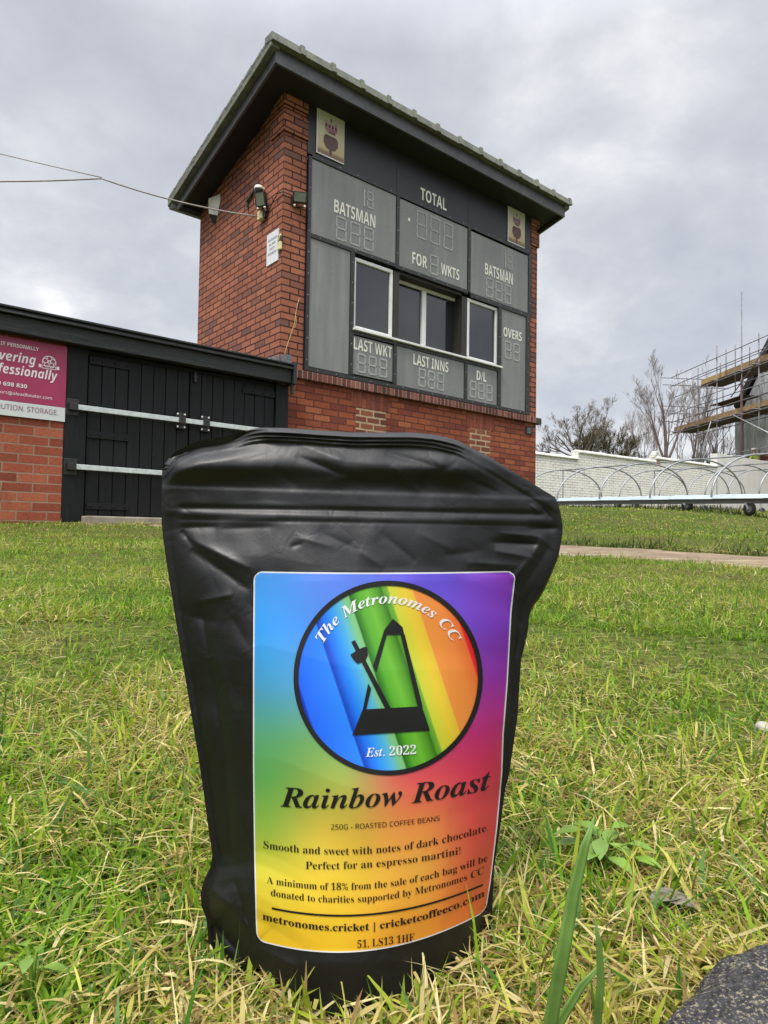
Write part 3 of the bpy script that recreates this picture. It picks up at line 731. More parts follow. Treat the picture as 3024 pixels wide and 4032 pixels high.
# black ivy-like twig clump
for z, cuts in ((1.21, (-1.128, -.887)), (.70, (-1.128, -.887))):
    bx = MB(); bx.box(-2.045, .01 if z > 1 else -.10, SV - .048, SV - .022, z - .022, z + .022)
    bar_ = bx.build('locking_bar', M_zinc, shed, bevel=.003)
    mbolt = plain('bright bolt', (.8, .8, .78), .3, .3)
    for c in cuts:
        br2 = MB(); br2.box(c - .032, c + .032, SV - .056, SV - .0485, z - .03, z + .03); br2.box(c - .045, c + .045, SV - .0205, SV + .012, z - .075, z + .075); br2.box(c - .03, c + .03, SV - .05, SV - .02, z + .023, z + .03)
        br2.cur = 1
        for a in (-.034, .034):
            for e in (-.06, .06): br2.lathe((c + a, SV - .0205, z + e), (0, -1, 0), [(0, .010), (.005, .009), (.007, 0)], 8)
        br2.build('bracket', [M_frameblk, mbolt], bar_)
    br2 = MB(); br2.box(-2.115, -2.047, SV - .055, SV - .012, z - .03, z + .03); br2.box(-2.135, -2.03, SV - .0122, SV - .0055, z - .07, z + .07)
    br2.build('bracket', M_frameblk, bar_, bevel=.003)

MB().box(-1.985, .05, SV - .22, SV - .006, .10, .283).build('doorstep', plain('old concrete step', (.30, .26, .20), .9, var=.25, scale=8, bump=.006), shed, bevel=.01)
# banner on the shed wall
m_banner = plain('crimson banner vinyl', (.345, .028, .095), .4, var=.07, scale=3)
M_bw = plain('pale banner vinyl', (.60, .64, .63), .4, var=.05, scale=3); M_pinkw = plain('white banner print', (.78, .70, .72), .4, var=.03); M_plum = plain('plum banner print', (.28, .10, .16), .4, var=.08)
ban = thing('banner', 'crimson and white advertising banner fixed to the shed wall left of the black doors', 'banner', TP(-2.14, SV - .006, 1.075), YAW)
MB().box(-1.52, 0, -.012, -.0, .12, .64).build('sheet', m_banner, ban)
MB().box(-1.52, 0, -.012, -.0, .0, .118).build('strip', M_bw, ban)
Bf = lambda x, y: (x + 2.14, -.0145, y - 1.075)
for s_, a, c, e, h, st_, m2 in (('IT PERSONALLY', -2.632, -2.356, 1.636, .030, 'sb', M_pinkw), ('ivering', -2.668, -2.375, 1.518, .076, 'sbi', M_pinkw), ('fessionally', -2.655, -2.208, 1.413, .076, 'sbi', M_pinkw), ('9 698 830', -2.645, -2.434, 1.313, .032, 'sb', M_pinkw),
                                ('port@aleadbeater.com', -2.645, -2.244, 1.247, .025, 's', M_pinkw), ('BUTION. STORAGE.', -2.645, -2.196, 1.124, .042, 's', M_plum)):
    d = MB(); flat_text(d, s_, Bf, a, c, e, h, style=st_); d.build('lettering', m2, ban)
d = MB(); c0, z0 = -2.275, 1.558
def arc2(cx, cz, r, wd, a0=0, a1=360, n=20):
    for i in range(n):
        p, q = (rad(a0 + (a1 - a0) * k / n) for k in (i, i + 1))
        d.add([Bf(cx + (r - wd) * math.cos(p), cz + (r - wd) * math.sin(p)), Bf(cx + r * math.cos(p), cz + r * math.sin(p)), Bf(cx + r * math.cos(q), cz + r * math.sin(q)), Bf(cx + (r - wd) * math.cos(q), cz + (r - wd) * math.sin(q))], [(0, 1, 2, 3)])
for k in range(5): arc2(c0 + .031 * math.cos(rad(90 + 72 * k)), z0 + .031 * math.sin(rad(90 + 72 * k)), .0215, .006)
arc2(c0, z0, .012, .005); arc2(c0, z0, .054, .006, -20, 200)
d.add([Bf(c0 - .012, z0 - .006), Bf(c0 + .012, z0 - .006), Bf(c0, z0 - .03)], [(0, 1, 2)])
for (a, c, e, f_) in ((-.055, .055, -.058, -.053), (-.055, .055, -.035, -.030), (-.055, -.05, -.053, -.035), (.05, .055, -.053, -.035), (-.078, -.058, -.053, -.026), (.058, .078, -.053, -.026)):
    d.add([Bf(c0 + a, z0 + e), Bf(c0 + c, z0 + e), Bf(c0 + c, z0 + f_), Bf(c0 + a, z0 + f_)], [(0, 1, 2, 3)])
d.build('emblem', M_pinkw, ban)
# thin rusty stake leaning on the brick
st = MB(); st.tube(TP(-2.63, SV - .10, .24), TP(-2.585, SV - .015, .52), .006, 6)
tag(st.build('stake', plain('rusty stake', (.16, .07, .04), .8), uv=False), 'thin rusty stake leaning on the shed wall under the banner', 'stake')

# overhead cables
J = at(400, 703, 7.3)
end = TP(-.045, .45, 3.735)
def sag(p, q, s_, n=14):
    p, q = Vector(p), Vector(q); return [p.lerp(q, k / n) + Vector((0, 0, -s_ * 4 * (k / n) * (1 - k / n))) for k in range(n + 1)]
M_cable = plain('weathered grey cable', (.30, .27, .24), .7)
c1 = MB(); c1.path(sag(end, J, .05) + sag(J, at(-900, 655, 8.5), .10)[1:], .0085, 6)
tag(c1.build('overhead_cable', M_cable, smooth=True, uv=False), 'thicker overhead cable running from the cream junction box out to the left', 'cable', 'overhead cables on the left')
c1 = MB(); c1.path(sag(Vector(J) + Vector((0, 0, .012)), at(-900, 370, 8.5), .03), .0055, 6)
tag(c1.build('overhead_cable', M_cable, smooth=True, uv=False), 'thinner overhead wire meeting the cable from higher up on the left', 'cable', 'overhead cables on the left')

# ------------------------------------------------------------------ white wall on the right
WD = np.array([.817, .577]); W0 = np.array([4.38, 19.0]); WN = np.array([.577, -.817])   # WN points to the camera side
def WP(s, o, z): q = W0 + WD * s + WN * o; return (q[0], q[1], z)
wyaw = math.atan2(WD[1], WD[0])
gw = thing('boundary_wall', 'white painted brick boundary wall stepping up in sections behind the hooped frames', 'wall', (W0[0], W0[1], 0), wyaw)
segs = [(-6.0, 1.92, 2.64), (1.92, 6.05, 2.86), (6.05, 10.05, 3.0)]
wm = MB(); cm = MB()
for s0, s1, zt in segs:
    wm.box(s0, s1, 0, .25, .3, zt - .10)
    n = max(2, int((s1 - s0) / .45)); dl = (s1 - s0) / n
    for k in range(n):        # half round coping stones
        a, c = s0 + k * dl + .004, s0 + (k + 1) * dl - .004; pr = [(-.05, zt - .10), (-.05, zt - .06), (0, zt - .01), (.125, zt + .015 + random.uniform(-.01, .01)), (.25, zt - .01), (.30, zt - .06), (.30, zt - .10)]
        m0 = len(pr)
        cm.add([(a, y, z) for y, z in pr] + [(c, y, z) for y, z in pr], [tuple(range(m0)), tuple(range(2 * m0 - 1, m0 - 1, -1))] + [(i, m0 + i, m0 + (i + 1) % m0, (i + 1) % m0) for i in range(m0)])
wm.build('wall', M_white, gw); cm.build('coping', M_white, gw, bevel=.01)
MB().box(10.052, 24, -.03, .25, .3, 3.42).build('rendered_section', M_render, gw, bevel=.01)
hm = MB(); hm.lathe((6.15, .12, 3.02), (0, -1, 0), [(-.02, 0.001), (-.02, .16), (.14, .16), (.14, .08), (.10, .001)], 16); hm.build('coping_end', M_white, gw)
MB().box(6.12, 6.33, -.006, -.001, 2.68, 2.86).build('bare_brick', plain('bare brick', (.38, .14, .10), .9), gw)

# ------------------------------------------------------------------ hooped cover frames
M_hoop = plain('grey hoop tube', (.34, .35, .37), .45, .5, .15, 6)
M_darkrail = plain('dull steel rail', (.14, .145, .15), .55, .25)
M_tyre = plain('black tyre', (.014, .014, .014), .8)
M_flash = plain('bright aluminium tray', (.50, .58, .61), .32, .35, .12, 6, bump=.01, bscale=5)
CD = Vector((.414, -.910, 0)).normalized(); CN = Vector((.910, .414, 0)).normalized(); C0 = Vector((3.86, 14.4, 0))
def cover(off, t0, nh, label, z0f, dz, tray):
    base = C0 + CN * off
    o = thing('cover_frame', label, 'cover frame', (0, 0, 0), 0, 'hooped wheeled cover frames in front of the white wall')
    zb = lambda t_: z0f + dz * t_
    RISE = .052
    tend = t0 + 1.31 * (nh - 1)
    hw = 1.25
    for k in range(nh):
        t_ = t0 + 1.31 * k; h = MB(); pts = []
        for i in range(21):
            a = math.pi * i / 20
            p = base + CD * t_ + CN * (hw - hw * math.cos(a)); p.z = zb(t_) + RISE * (hw - hw * math.cos(a)) + .76 * math.sin(a) ** .9
            pts.append(p)
        h.path(pts, .017, 7); h.build('hoop', M_hoop, o, smooth=True, uv=False)
    r = MB(); r.path([base + CD * (t0 - .02) + CN * hw + Vector((0, 0, zb(t0) + .82)), base + CD * (tend + .3) + CN * hw + Vector((0, 0, zb(tend) + .82))], .014, 7); r.build('ridge_rail', M_hoop, o, smooth=True, uv=False)
    p = MB(); p.tube(base + CD * t0 + CN * hw + Vector((0, 0, zb(t0) - .02)), base + CD * t0 + CN * hw + Vector((0, 0, zb(t0) + .8)), .015, 7); p.build('end_post', M_hoop, o, uv=False)
    for sd in (0, 2 * hw):
        bm2 = MB(); a = base + CD * (t0 - .1) + CN * sd; c = base + CD * (tend + .5) + CN * sd
        a.z, c.z = zb(t0) - .045 + RISE * sd, zb(tend + .5) - .045 + RISE * sd
        bm2.bar(a, c, .06, .075); bm2.build('side_rail', M_darkrail, o, uv=False, bevel=.006)
    if tray:
        tm = MB(); n = int((tend + .5 - t0 + .1) / .9)
        for k in range(n):     # overlapping bright sheets of the rain gutter
            ta = t0 - .1 + k * .9; tb = ta + .93
            pa, pb = base + CD * ta, base + CD * tb
            za, zb_ = zb(ta), zb(tb)
            q = [pa + CN * -.06 + Vector((0, 0, za - .005)), pb + CN * -.06 + Vector((0, 0, zb_ - .011)), pb + CN * .10 + Vector((0, 0, zb_ + .062)), pa + CN * .10 + Vector((0, 0, za + .072))]
            q2 = [v + Vector((0, 0, .006)) + CN * -.004 for v in q]
            tm.hexa([q[0], q[1], q[2], q[3], q2[0], q2[1], q2[2], q2[3]])
        tm.build('gutter_tray', M_flash, o, uv=False)
    for t_, sd in ((t0 + .5, 0), (t0 + 4.7, 0), (t0 + 5.88, 0), (t0 + .5, 2 * hw), (t0 + 2.6, 2 * hw), (t0 + 5.2, 2 * hw)):
        if t_ > tend + .4: continue
        p = base + CD * t_ + CN * sd; gz = float(ground_z(p.x, p.y)); wr = .105
        fk = MB(); top = zb(t_) - .07 + RISE * sd
        for e in (-.035, .035): fk.bar(p + CN * e + Vector((0, 0, top)), p + CN * e + CD * .05 + Vector((0, 0, gz + wr)), .008, .03)
        c_ = p + CD * .05 + Vector((0, 0, gz + wr))
        whl = MB(); whl.lathe(c_ - CN * .025, CN, [(0, wr * .55), (.0, wr * .92), (.012, wr), (.038, wr), (.05, wr * .92), (.05, wr * .55)], 22)
        wo = whl.build('wheel', M_tyre, o, smooth=True, uv=False)
        rm = MB(); rm.lathe(c_ - CN * .02, CN, [(0, 0.001), (0, wr * .50), (.04, wr * .50), (.04, 0.001)], 16); rm.build('rim', M_darkrail, wo, uv=False)
        fk.build('fork', M_steel, wo, uv=False)
cover(0, -1.40, 7, 'nearest hooped cover frame with bright gutter trays along its low steel side', .955, -.030, True)
cover(3.3, -1.62, 8, 'middle hooped cover frame standing between the nearest and the farthest one', 1.13, -.030, False)
cover(6.6, -2.32, 8, 'farthest hooped cover frame close to the white boundary wall', 1.30, -.030, False)

# ------------------------------------------------------------------ bare trees behind the wall
def bark(name, col): return plain(name, col, .9, var=.3, scale=6)
def bare_tree(name, label, px, depth, ztop_px, stems, spread, cols, r0=.11, levels=4, group=None, nkid=(3, 5), curve=.25, fork=0.0, seed=1, twig=.010, lenf=(.45, .62)):
    R = random.Random(seed)
    b0 = at(px, 1900, depth); bz = float(ground_z(b0[0], b0[1])) - .1
    top = at(px, ztop_px, depth)[2]; H = top - bz
    o = thing(name, label, 'tree', (b0[0], b0[1], bz), 0, group)
    tk, crn = MB(), MB()
    def grow(p, d, ln, r, lv, mb):
        n = 4 if lv < levels else 3
        pts, rs = [p.copy()], [r]
        for i in range(n):
            d = (d + Vector((R.uniform(-1, 1), R.uniform(-1, 1), R.uniform(-.5, 1) + curve * .6)) * (.13 + .05 * lv)).normalized()
            p = p + d * ln / n; pts.append(p.copy()); rs.append(max(twig * .6, r * (1 - .62 * (i + 1) / n)))
        mb.path(pts, rs, 6 if lv == 0 else (4 if lv < 3 else 3), caps=False)
        if lv >= levels: return
        for k in range(R.randint(*nkid) + (1 if lv == levels - 1 else 0)):
            i = R.uniform(.30, 1.0) * n; i0 = min(int(i), n - 1); q_ = pts[i0].lerp(pts[i0 + 1], i - i0)
            a = R.uniform(0, 2 * math.pi); ax = d.orthogonal().normalized(); ax.rotate(Matrix.Rotation(a, 3, d))
            nd = (d * math.cos(spread) + ax * math.sin(spread) * R.uniform(.6, 1.2) + Vector((0, 0, curve))).normalized()
            grow(q_, nd, ln * R.uniform(*lenf), max(twig, r * (1 - .6 * i / n) * .62), lv + 1, crn)
    fz = H * fork
    if fork: tk.path([(0, 0, 0), (.04, 0, fz * .5), (0, 0, fz + .05)], [r0 * 1.5, r0 * 1.35, r0 * 1.1], 8, caps=False)
    for (dx, dy, lf, rf_) in stems:
        grow(Vector((dx * .1, dy * .1, fz)), Vector((dx, dy, 1)).normalized(), H * lf, r0 * rf_, 0, tk)
    tk.build('trunk', bark('tree bark', cols[0]), o, uv=False, smooth=True)
    crn.build('crown', bark('twig bark', cols[1]), o, uv=False)
    return o
DB = ((.06, .045, .035), (.085, .068, .05)); PB = ((.11, .075, .065), (.16, .13, .115)); OB = ((.075, .06, .03), (.095, .085, .04))
DB = ((.12, .095, .075), (.19, .155, .12))
bare_tree('bare_tree', 'spreading bare tree behind the first two sections of the white wall', 2285, 30, 1660, [(-1.7, .2, .36, .8), (-1.1, .0, .37, .8), (-.6, .2, .38, .8), (-.15, -.2, .40, .9), (.35, .2, .38, .9), (.85, 0, .42, 1.0), (1.5, -.1, .40, .8), (.1, .5, .36, .7)], .55, DB, .065, 5, 'bare trees behind the wall', (3, 4), curve=.05, fork=.57, seed=3, twig=.0045, lenf=(.46, .64))
bare_tree('bare_tree', 'low thicket of bare twigs between the tower corner and the spreading tree', 2150, 33, 1740, [(-.5, .1, .3, .5), (.0, 0, .36, .6), (.4, .1, .36, .5), (.8, -.2, .3, .5)], .6, ((.10, .075, .07), (.16, .12, .115)), .04, 3, 'bare trees behind the wall', (4, 6), fork=.4, seed=5, twig=.006)
bare_tree('bush', 'dense olive brown bush over the second section of the white wall', 2385, 31, 1690, [(-1.3, .1, .30, .5), (-.9, .1, .36, .6), (-.5, 0, .38, .6), (-.15, .1, .40, .7), (.2, 0, .40, .6), (.6, .1, .38, .6), (1.0, 0, .36, .5), (1.5, -.3, .32, .5), (.4, .5, .38, .5), (-.3, .5, .38, .5), (-1.0, .4, .34, .5), (.9, .4, .34, .5)], .55, ((.09, .07, .035), (.115, .10, .05)), .04, 4, None, (5, 6), curve=.05, fork=.42, seed=8, twig=.006)
bare_tree('bare_tree', 'tall upright bare tree with a forked pinkish trunk left of the scaffold', 2622, 33, 1555, [(.02, .0, .52, 1.0), (-.42, .0, .46, .6), (.38, 0, .48, .7), (.1, .3, .4, .5), (-.15, .3, .42, .5)], .40, ((.14, .10, .09), (.23, .19, .17)), .10, 5, 'bare trees behind the wall', (3, 4), curve=.14, fork=.42, seed=12, twig=.0045, lenf=(.46, .64))
bare_tree('bare_tree', 'thin pale sapling curving up left of the tall forked tree', 2560, 36, 1610, [(-.55, 0, .42, .6), (-.2, .1, .44, .5), (.15, 0, .36, .4)], .45, ((.20, .16, .15), (.34, .29, .28)), .05, 3, 'bare trees behind the wall', (5, 7), fork=.30, seed=15, twig=.006)
bare_tree('bare_tree', 'dark leaning tree with several stems seen through the scaffold poles', 2690, 40, 1430, [(.38, 0, .56, 1.0), (.22, .1, .62, .9), (.62, 0, .5, .8), (.9, 0, .45, .7)], .5, ((.075, .055, .05), (.20, .165, .15)), .14, 4, 'bare trees behind the wall', (3, 5), seed=21, twig=.0075)
bare_tree('bare_tree', 'dark bare tree standing behind the lower scaffold deck, nearest the wrapped house', 2840, 42, 1560, [(-.1, 0, .6, 1.0), (.2, 0, .55, .8), (-.3, 0, .5, .7)], .55, ((.06, .045, .043), (.17, .14, .13)), .12, 4, 'bare trees behind the wall', (3, 5), seed=27, twig=.0075)
# dark roof tip peeping over the wall
rt = MB(); pA = at(2105, 1780, 30); pB = at(2166, 1768, 30); pC = at(2158, 1779, 30)
g0 = float(ground_z(pA[0], pA[1]))
rt.hexa([(pA[0] - 1, pA[1], g0), (pB[0], pB[1], g0), (pB[0], pB[1] + 2.2, g0), (pA[0] - 1, pA[1] + 2.2, g0), (pA[0] - 1, pA[1], pC[2] - .12), (pB[0], pB[1], pC[2] - .12), (pB[0], pB[1] + 2.2, pC[2] - .2), (pA[0] - 1, pA[1] + 2.2, pC[2] - .2)])
hut = thing('hut', 'dark hut whose thin roof edge shows above the wall beside the tower', 'hut', (0, 0, 0))
rt.build('wall', M_tar, hut)
rr = MB(); rr.hexa([(pA[0] - 1.2, pA[1] - .2, pA[2] - .06), (pC[0], pC[1] - .2, pC[2] - .06), (pB[0], pB[1] + 2.4, pB[2] - .09), (pA[0] - 1.2, pA[1] + 2.4, pA[2] - .06), (pA[0] - 1.2, pA[1] - .2, pA[2]), (pC[0], pC[1] - .2, pC[2]), (pB[0], pB[1] + 2.4, pB[2] + .0), (pA[0] - 1.2, pA[1] + 2.4, pA[2])])
rr.build('roof', M_frameblk, hut)

# ------------------------------------------------------------------ scaffold and wrapped house
SA = Vector((.0987, -.995, 0)).normalized(); SB = Vector((.995, .0987, 0)); S0 = Vector((15.96, 36.0, 0))
def SP(a, b_, z): p = S0 + SA * a + SB * b_; p.z = z; return p
scf = thing('scaffold', 'two lift tube scaffold with timber decks along the wrapped house', 'scaffold', (0, 0, 0))
GB = 1.2
def pole(p, q, r=.026, m_=None):
    mb = MB(); mb.tube(p, q, r, 7); mb.build('pole', m_ or M_pole, scf, uv=False, smooth=True)
LZ, UZ = 6.10, 8.10
for a, zt, r_, mm in ((.4, 7.6, .024, M_pole), (2.35, 9.0, .026, M_pole), (3.96, 9.72, .03, M_pole), (5.87, 11.7, .03, M_rust), (7.06, 9.4, .03, M_pole), (8.3, 10.6, .03, M_pole)):
    pole(SP(a, -.05, GB), SP(a, -.05, zt), r_, M_pole)
    if mm is M_rust: pole(SP(a + .03, -.11, GB), SP(a + .03, -.11, 7.6), .028, M_rust)
    pole(SP(a + .1, 1.25, GB), SP(a + .1, 1.25, min(zt, 9.3) - .4), .024, M_rust if 5 < a < 6 else M_pole)
    for z in (LZ - .12, UZ - .12):
        if z > 7 and a < 1.7: continue
        pole(SP(a + .04, -.45, z), SP(a + .04, 1.6, z), .022)
for a, z0_, z1_ in ((4.65, 7.9, 9.35), (5.35, 7.2, 9.35), (6.39, 8.1, 8.95), (4.2, 8.0, 8.8), (1.5, 6.1, 7.2), (3.1, 6.1, 8.0)): pole(SP(a, -.02, z0_), SP(a, -.02, z1_), .024)
for z in (LZ - .17, LZ + .5, LZ + .95, UZ - .17, UZ + .5, UZ + 1.0, 3.6, 4.2):
    a0 = -.5 if z < 7.5 else -.2
    pole(SP(a0, -.09, z), SP(9.0, -.09, z), .022)
    if z not in (3.6,): pole(SP(a0 + .2, 1.29, z - .03), SP(9.0, 1.29, z - .03), .022)
for a, z in ((.1, 7.05), (.1, 6.6), (.5, 8.9), (.6, 8.5), (.3, 7.4), (.2, 4.1)): pole(SP(a, -1.0, z), SP(a, 1.7, z), .022)
pole(SP(-1.2, .2, GB), SP(-1.2, .2, 7.5), .022); pole(SP(-2.4, .1, GB), SP(-2.4, .1, 8.2), .022)
for (a, z0, b_, z1) in ((1.6, 2.6, 3.6, 6.0), (5.4, 6.0, 8.6, 4.4), (5.2, 6.9, 8.9, 9.4)):
    pole(SP(a, -.14, z0), SP(b_, -.14, z1), .026, M_steel if z0 < 6.5 else M_pole)
M_board = plain('scaffold board', (.36, .225, .11), .85, var=.3, scale=5); M_dboard = plain('dark board', (.13, .085, .055), .9, var=.3, scale=5); M_nboard = plain('new yellow board', (.50, .32, .12), .8, var=.15)
def deck(a0, a1, b0, b1, z, m_):
    mb = MB(); n = max(2, round((b1 - b0) / .24)); w_ = (b1 - b0) / n
    for k in range(n): mb.hexa([SP(a0 + random.uniform(-.25, .05), b0 + k * w_, z), SP(a1, b0 + k * w_, z), SP(a1, b0 + (k + 1) * w_ - .02, z), SP(a0, b0 + (k + 1) * w_ - .02, z)] + [SP(a0, b0 + k * w_, z + .04), SP(a1, b0 + k * w_, z + .04), SP(a1, b0 + (k + 1) * w_ - .02, z + .04), SP(a0, b0 + (k + 1) * w_ - .02, z + .04)])
    mb.build('deck', m_, scf, uv=False)
deck(-.1, 9.0, .0, 1.2, LZ - .08, M_dboard); deck(2.6, 9.0, .0, 1.2, UZ - .08, M_dboard); deck(2.4, 4.9, .6, 1.6, 7.05, M_dboard); deck(4.0, 9.0, 0, 1.2, 2.85, M_dboard)
def toe(a0, a1, z, h, m_, b_=-.03):
    mb = MB(); mb.hexa([SP(a0, b_, z), SP(a1, b_, z), SP(a1, b_ + .04, z), SP(a0, b_ + .04, z), SP(a0, b_, z + h), SP(a1, b_, z + h), SP(a1, b_ + .04, z + h), SP(a0, b_ + .04, z + h)]); mb.build('toe_board', m_, scf, uv=False)
toe(.0, 3.1, LZ - .03, .22, M_board); toe(3.11, 9.0, LZ - .02, .22, M_board); toe(2.6, 4.5, UZ - .03, .24, M_nboard); toe(4.51, 9.0, UZ - .02, .24, M_board)
# the wrapped house
hs = thing('house', 'house under repair wrapped in grey plastic sheeting behind the scaffold', 'house', (0, 0, 0))
m_, t, b = mat('translucent grey sheeting'); M_sheet = m_
oc = objcoord(t); mpn = t.n('ShaderNodeMapping'); t.l(oc, mpn.inputs[0]); mpn.inputs['Scale'].default_value = (2, 2, .5)
fa = t.noise(1.6, 6, .65, mpn.outputs[0], .6)
t.l(t.ramp(fa, [(.3, (.30, .30, .31)), (.5, (.50, .51, .53)), (.7, (.72, .74, .76))]), b.inputs['Base Color']); b.inputs['Roughness'].default_value = .3
bn = t.n('ShaderNodeBump', Strength=1, Distance=.15); t.l(fa, bn.inputs['Height']); t.l(bn.outputs[0], b.inputs['Normal'])
hb = MB(); hb.hexa([SP(2.72, 1.75, 1), SP(14, 1.75, 1), SP(14, 9, 1), SP(2.72, 9, 1), SP(2.72, 1.75, 4.3), SP(14, 1.75, 4.3), SP(14, 9, 4.3), SP(2.72, 9, 4.3)]); hb.build('wall', M_brick, hs)
hsx = MB(); hsx.hexa([SP(2.7, 1.73, 4.3), SP(14, 1.73, 4.3), SP(14, 9, 4.3), SP(2.7, 9, 4.3), SP(2.7, 1.73, 6.7), SP(14, 1.73, 6.7), SP(14, 9, 6.7), SP(2.7, 9, 6.7)])
hsx.add([SP(3.3, 1.735, 6.7), SP(14, 1.735, 6.7), SP(14, 1.735, 9.3), SP(5.4, 1.735, 9.3), SP(3.3, 9, 6.7), SP(14, 9, 6.7), SP(14, 9, 9.3), SP(5.4, 9, 9.3)], [(0, 1, 2, 3), (7, 6, 5, 4), (3, 2, 6, 7), (0, 3, 7, 4), (1, 5, 6, 2)])
hsx.build('sheeting', M_sheet, hs, uv=False)
rfx = MB(); rfx.hexa([SP(3.0, 1.62, 6.72), SP(7.0, 1.62, 11.0), SP(7.0, 9.2, 11.0), SP(3.0, 9.2, 6.72), SP(2.75, 1.62, 7.0), SP(6.8, 1.62, 11.3), SP(6.8, 9.2, 11.3), SP(2.75, 9.2, 7.0)]); rfx.build('roof', plain('dark roof felt', (.03, .026, .032), .7), hs, uv=False)

# worker in a hi-vis jacket on the lowest deck
def skinned(name, joints, bones, mtl, parent, sub=2, root=0):
    bm = bmesh.new(); lay = bm.verts.layers.skin.verify(); vs = [bm.verts.new(j[0]) for j in joints]
    for i, j in enumerate(joints):
        vs[i][lay].radius = (j[1], j[1] if len(j) < 3 else j[2]); vs[i][lay].use_root = (i == root)
    for p, q in bones: bm.edges.new((vs[p], vs[q]))
    me = bpy.data.meshes.new(name); bm.to_mesh(me); bm.free()
    o = bpy.data.objects.new(name, me); COL.objects.link(o); o.parent = parent
    o.modifiers.new('skin', 'SKIN'); ss = o.modifiers.new('sub', 'SUBSURF'); ss.levels = ss.render_levels = sub
    me.materials.append(mtl); return o
wp_ = SP(6.0, .55, 2.62)
wk = thing('person', 'worker in a yellow hi-vis jacket and pale cap leaning on the low scaffold deck', 'person', wp_, rad(200))
JT = [((0, 0, .95), .13, .10), ((0, -.02, 1.15), .13, .10), ((0, -.06, 1.38), .15, .10), ((0, -.09, 1.50), .055), ((0, -.12, 1.60), .075), ((0, -.13, 1.70), .085),
      ((.17, -.07, 1.42), .06), ((.25, -.16, 1.18), .045), ((.2, -.38, 1.10), .035), ((.19, -.46, 1.09), .03),
      ((-.17, -.07, 1.42), .06), ((-.26, -.12, 1.17), .045), ((-.22, -.33, 1.05), .035), ((-.21, -.41, 1.03), .03),
      ((.09, 0, .90), .09), ((.11, -.02, .48), .06), ((.11, .03, .07), .045), ((.11, -.12, .03), .04),
      ((-.09, 0, .90), .09), ((-.11, -.02, .48), .06), ((-.11, .03, .07), .045), ((-.11, -.12, .03), .04)]
BN = [(0, 1), (1, 2), (2, 3), (3, 4), (4, 5), (2, 6), (6, 7), (7, 8), (8, 9), (2, 10), (10, 11), (11, 12), (12, 13), (0, 14), (14, 15), (15, 16), (16, 17), (0, 18), (18, 19), (19, 20), (20, 21)]
skinned('body', JT, BN, plain('skin', (.42, .22, .15), .6), wk)
M_hv = plain('hi-vis yellow', (.36, .46, .07), .7)
skinned('jacket', [((0, 0, .88), .16, .12), ((0, -.02, 1.15), .155, .125), ((0, -.06, 1.38), .17, .125), ((0, -.085, 1.47), .08), ((.17, -.07, 1.42), .075), ((.25, -.16, 1.18), .062), ((.2, -.36, 1.10), .05), ((-.17, -.07, 1.42), .075), ((-.26, -.12, 1.17), .062), ((-.22, -.31, 1.06), .05)],
        [(0, 1), (1, 2), (2, 3), (2, 4), (4, 5), (5, 6), (2, 7), (7, 8), (8, 9)], M_hv, wk)
ht = MB(); ht.lathe((0, -.13, 1.70), (0, 0, 1), [(-.01, .115), (.0, .112), (.05, .10), (.09, .065), (.10, .001)], 16); ht.build('cap', plain('pale cap', (.7, .62, .5), .7), wk, smooth=True)
skinned('trousers', [((0, 0, .93), .14, .11), ((.09, 0, .88), .10), ((.11, -.02, .48), .075), ((.11, .03, .1), .065), ((-.09, 0, .88), .10), ((-.11, -.02, .48), .075), ((-.11, .03, .1), .065)], [(0, 1), (1, 2), (2, 3), (0, 4), (4, 5), (5, 6)], plain('navy trousers', (.02, .022, .03), .8), wk)

# ------------------------------------------------------------------ the coffee pouch
K = 3024 / 1659.0                          # outline below is measured on a 1659 wide view of the photograph
def lerp_poly(pts, key, xs):
    p = np.array(pts, float); return np.interp(xs, p[:, key], p[:, 1 - key])
LEFT = [(354, 1003), (368, 1008), (366, 1011), (351, 1012), (350, 1022), (349, 1057), (348, 1090), (350, 1140), (358, 1200), (372, 1290), (386, 1380), (401, 1470), (416, 1560), (429, 1640), (441, 1720), (450, 1790), (459, 1846), (455, 1872), (441, 1900), (433, 1930), (435, 1958), (446, 1985), (449, 2020), (452, 2085)]
RIGHT = [(1199, 1074), (1203, 1078), (1206, 1090), (1211, 1108), (1214.5, 1125), (1215.5, 1150), (1209, 1188), (1188, 1240), (1174, 1270), (1154, 1297), (1144, 1320), (1141, 1360), (1132, 1400), (1126, 1420), (1118, 1549), (1099, 1678), (1092, 1700), (1079, 1798), (1067, 1877), (1064, 1950), (1062, 2030), (1050, 2042)]
TOPL = [(354, 1003), (378.7, 975), (428, 952), (480, 944), (513.7, 936), (543.5, 927), (567, 923.4), (610, 924), (658, 927), (760, 934), (891, 934), (940, 939), (988, 951), (1055, 986), (1153, 1046), (1199, 1074)]
BOT = [(452, 2085), (490, 2093), (530, 2088), (570, 2095), (640, 2145), (720, 2205), (800, 2245), (880, 2245), (950, 2215), (1005, 2140), (1035, 2070), (1050, 2042)]
NS, NTT = 260, 420
def dens(pts, n, key):
    """resample a polyline by its arc length"""
    p = np.array(pts, float); d = np.concatenate([[0], np.cumsum(np.hypot(*np.diff(p, axis=0).T))]); u_ = np.linspace(0, d[-1], n)
    return np.stack([np.interp(u_, d, p[:, 0]), np.interp(u_, d, p[:, 1])], 1)
def smooth_pl(q, k):
    e = np.ones(2 * k + 1) / (2 * k + 1); pd = np.concatenate([2 * q[:1] - q[k:0:-1], q, 2 * q[-1:] - q[-2:-k - 2:-1]])
    return np.stack([np.convolve(pd[:, i], e, 'valid') for i in (0, 1)], 1)
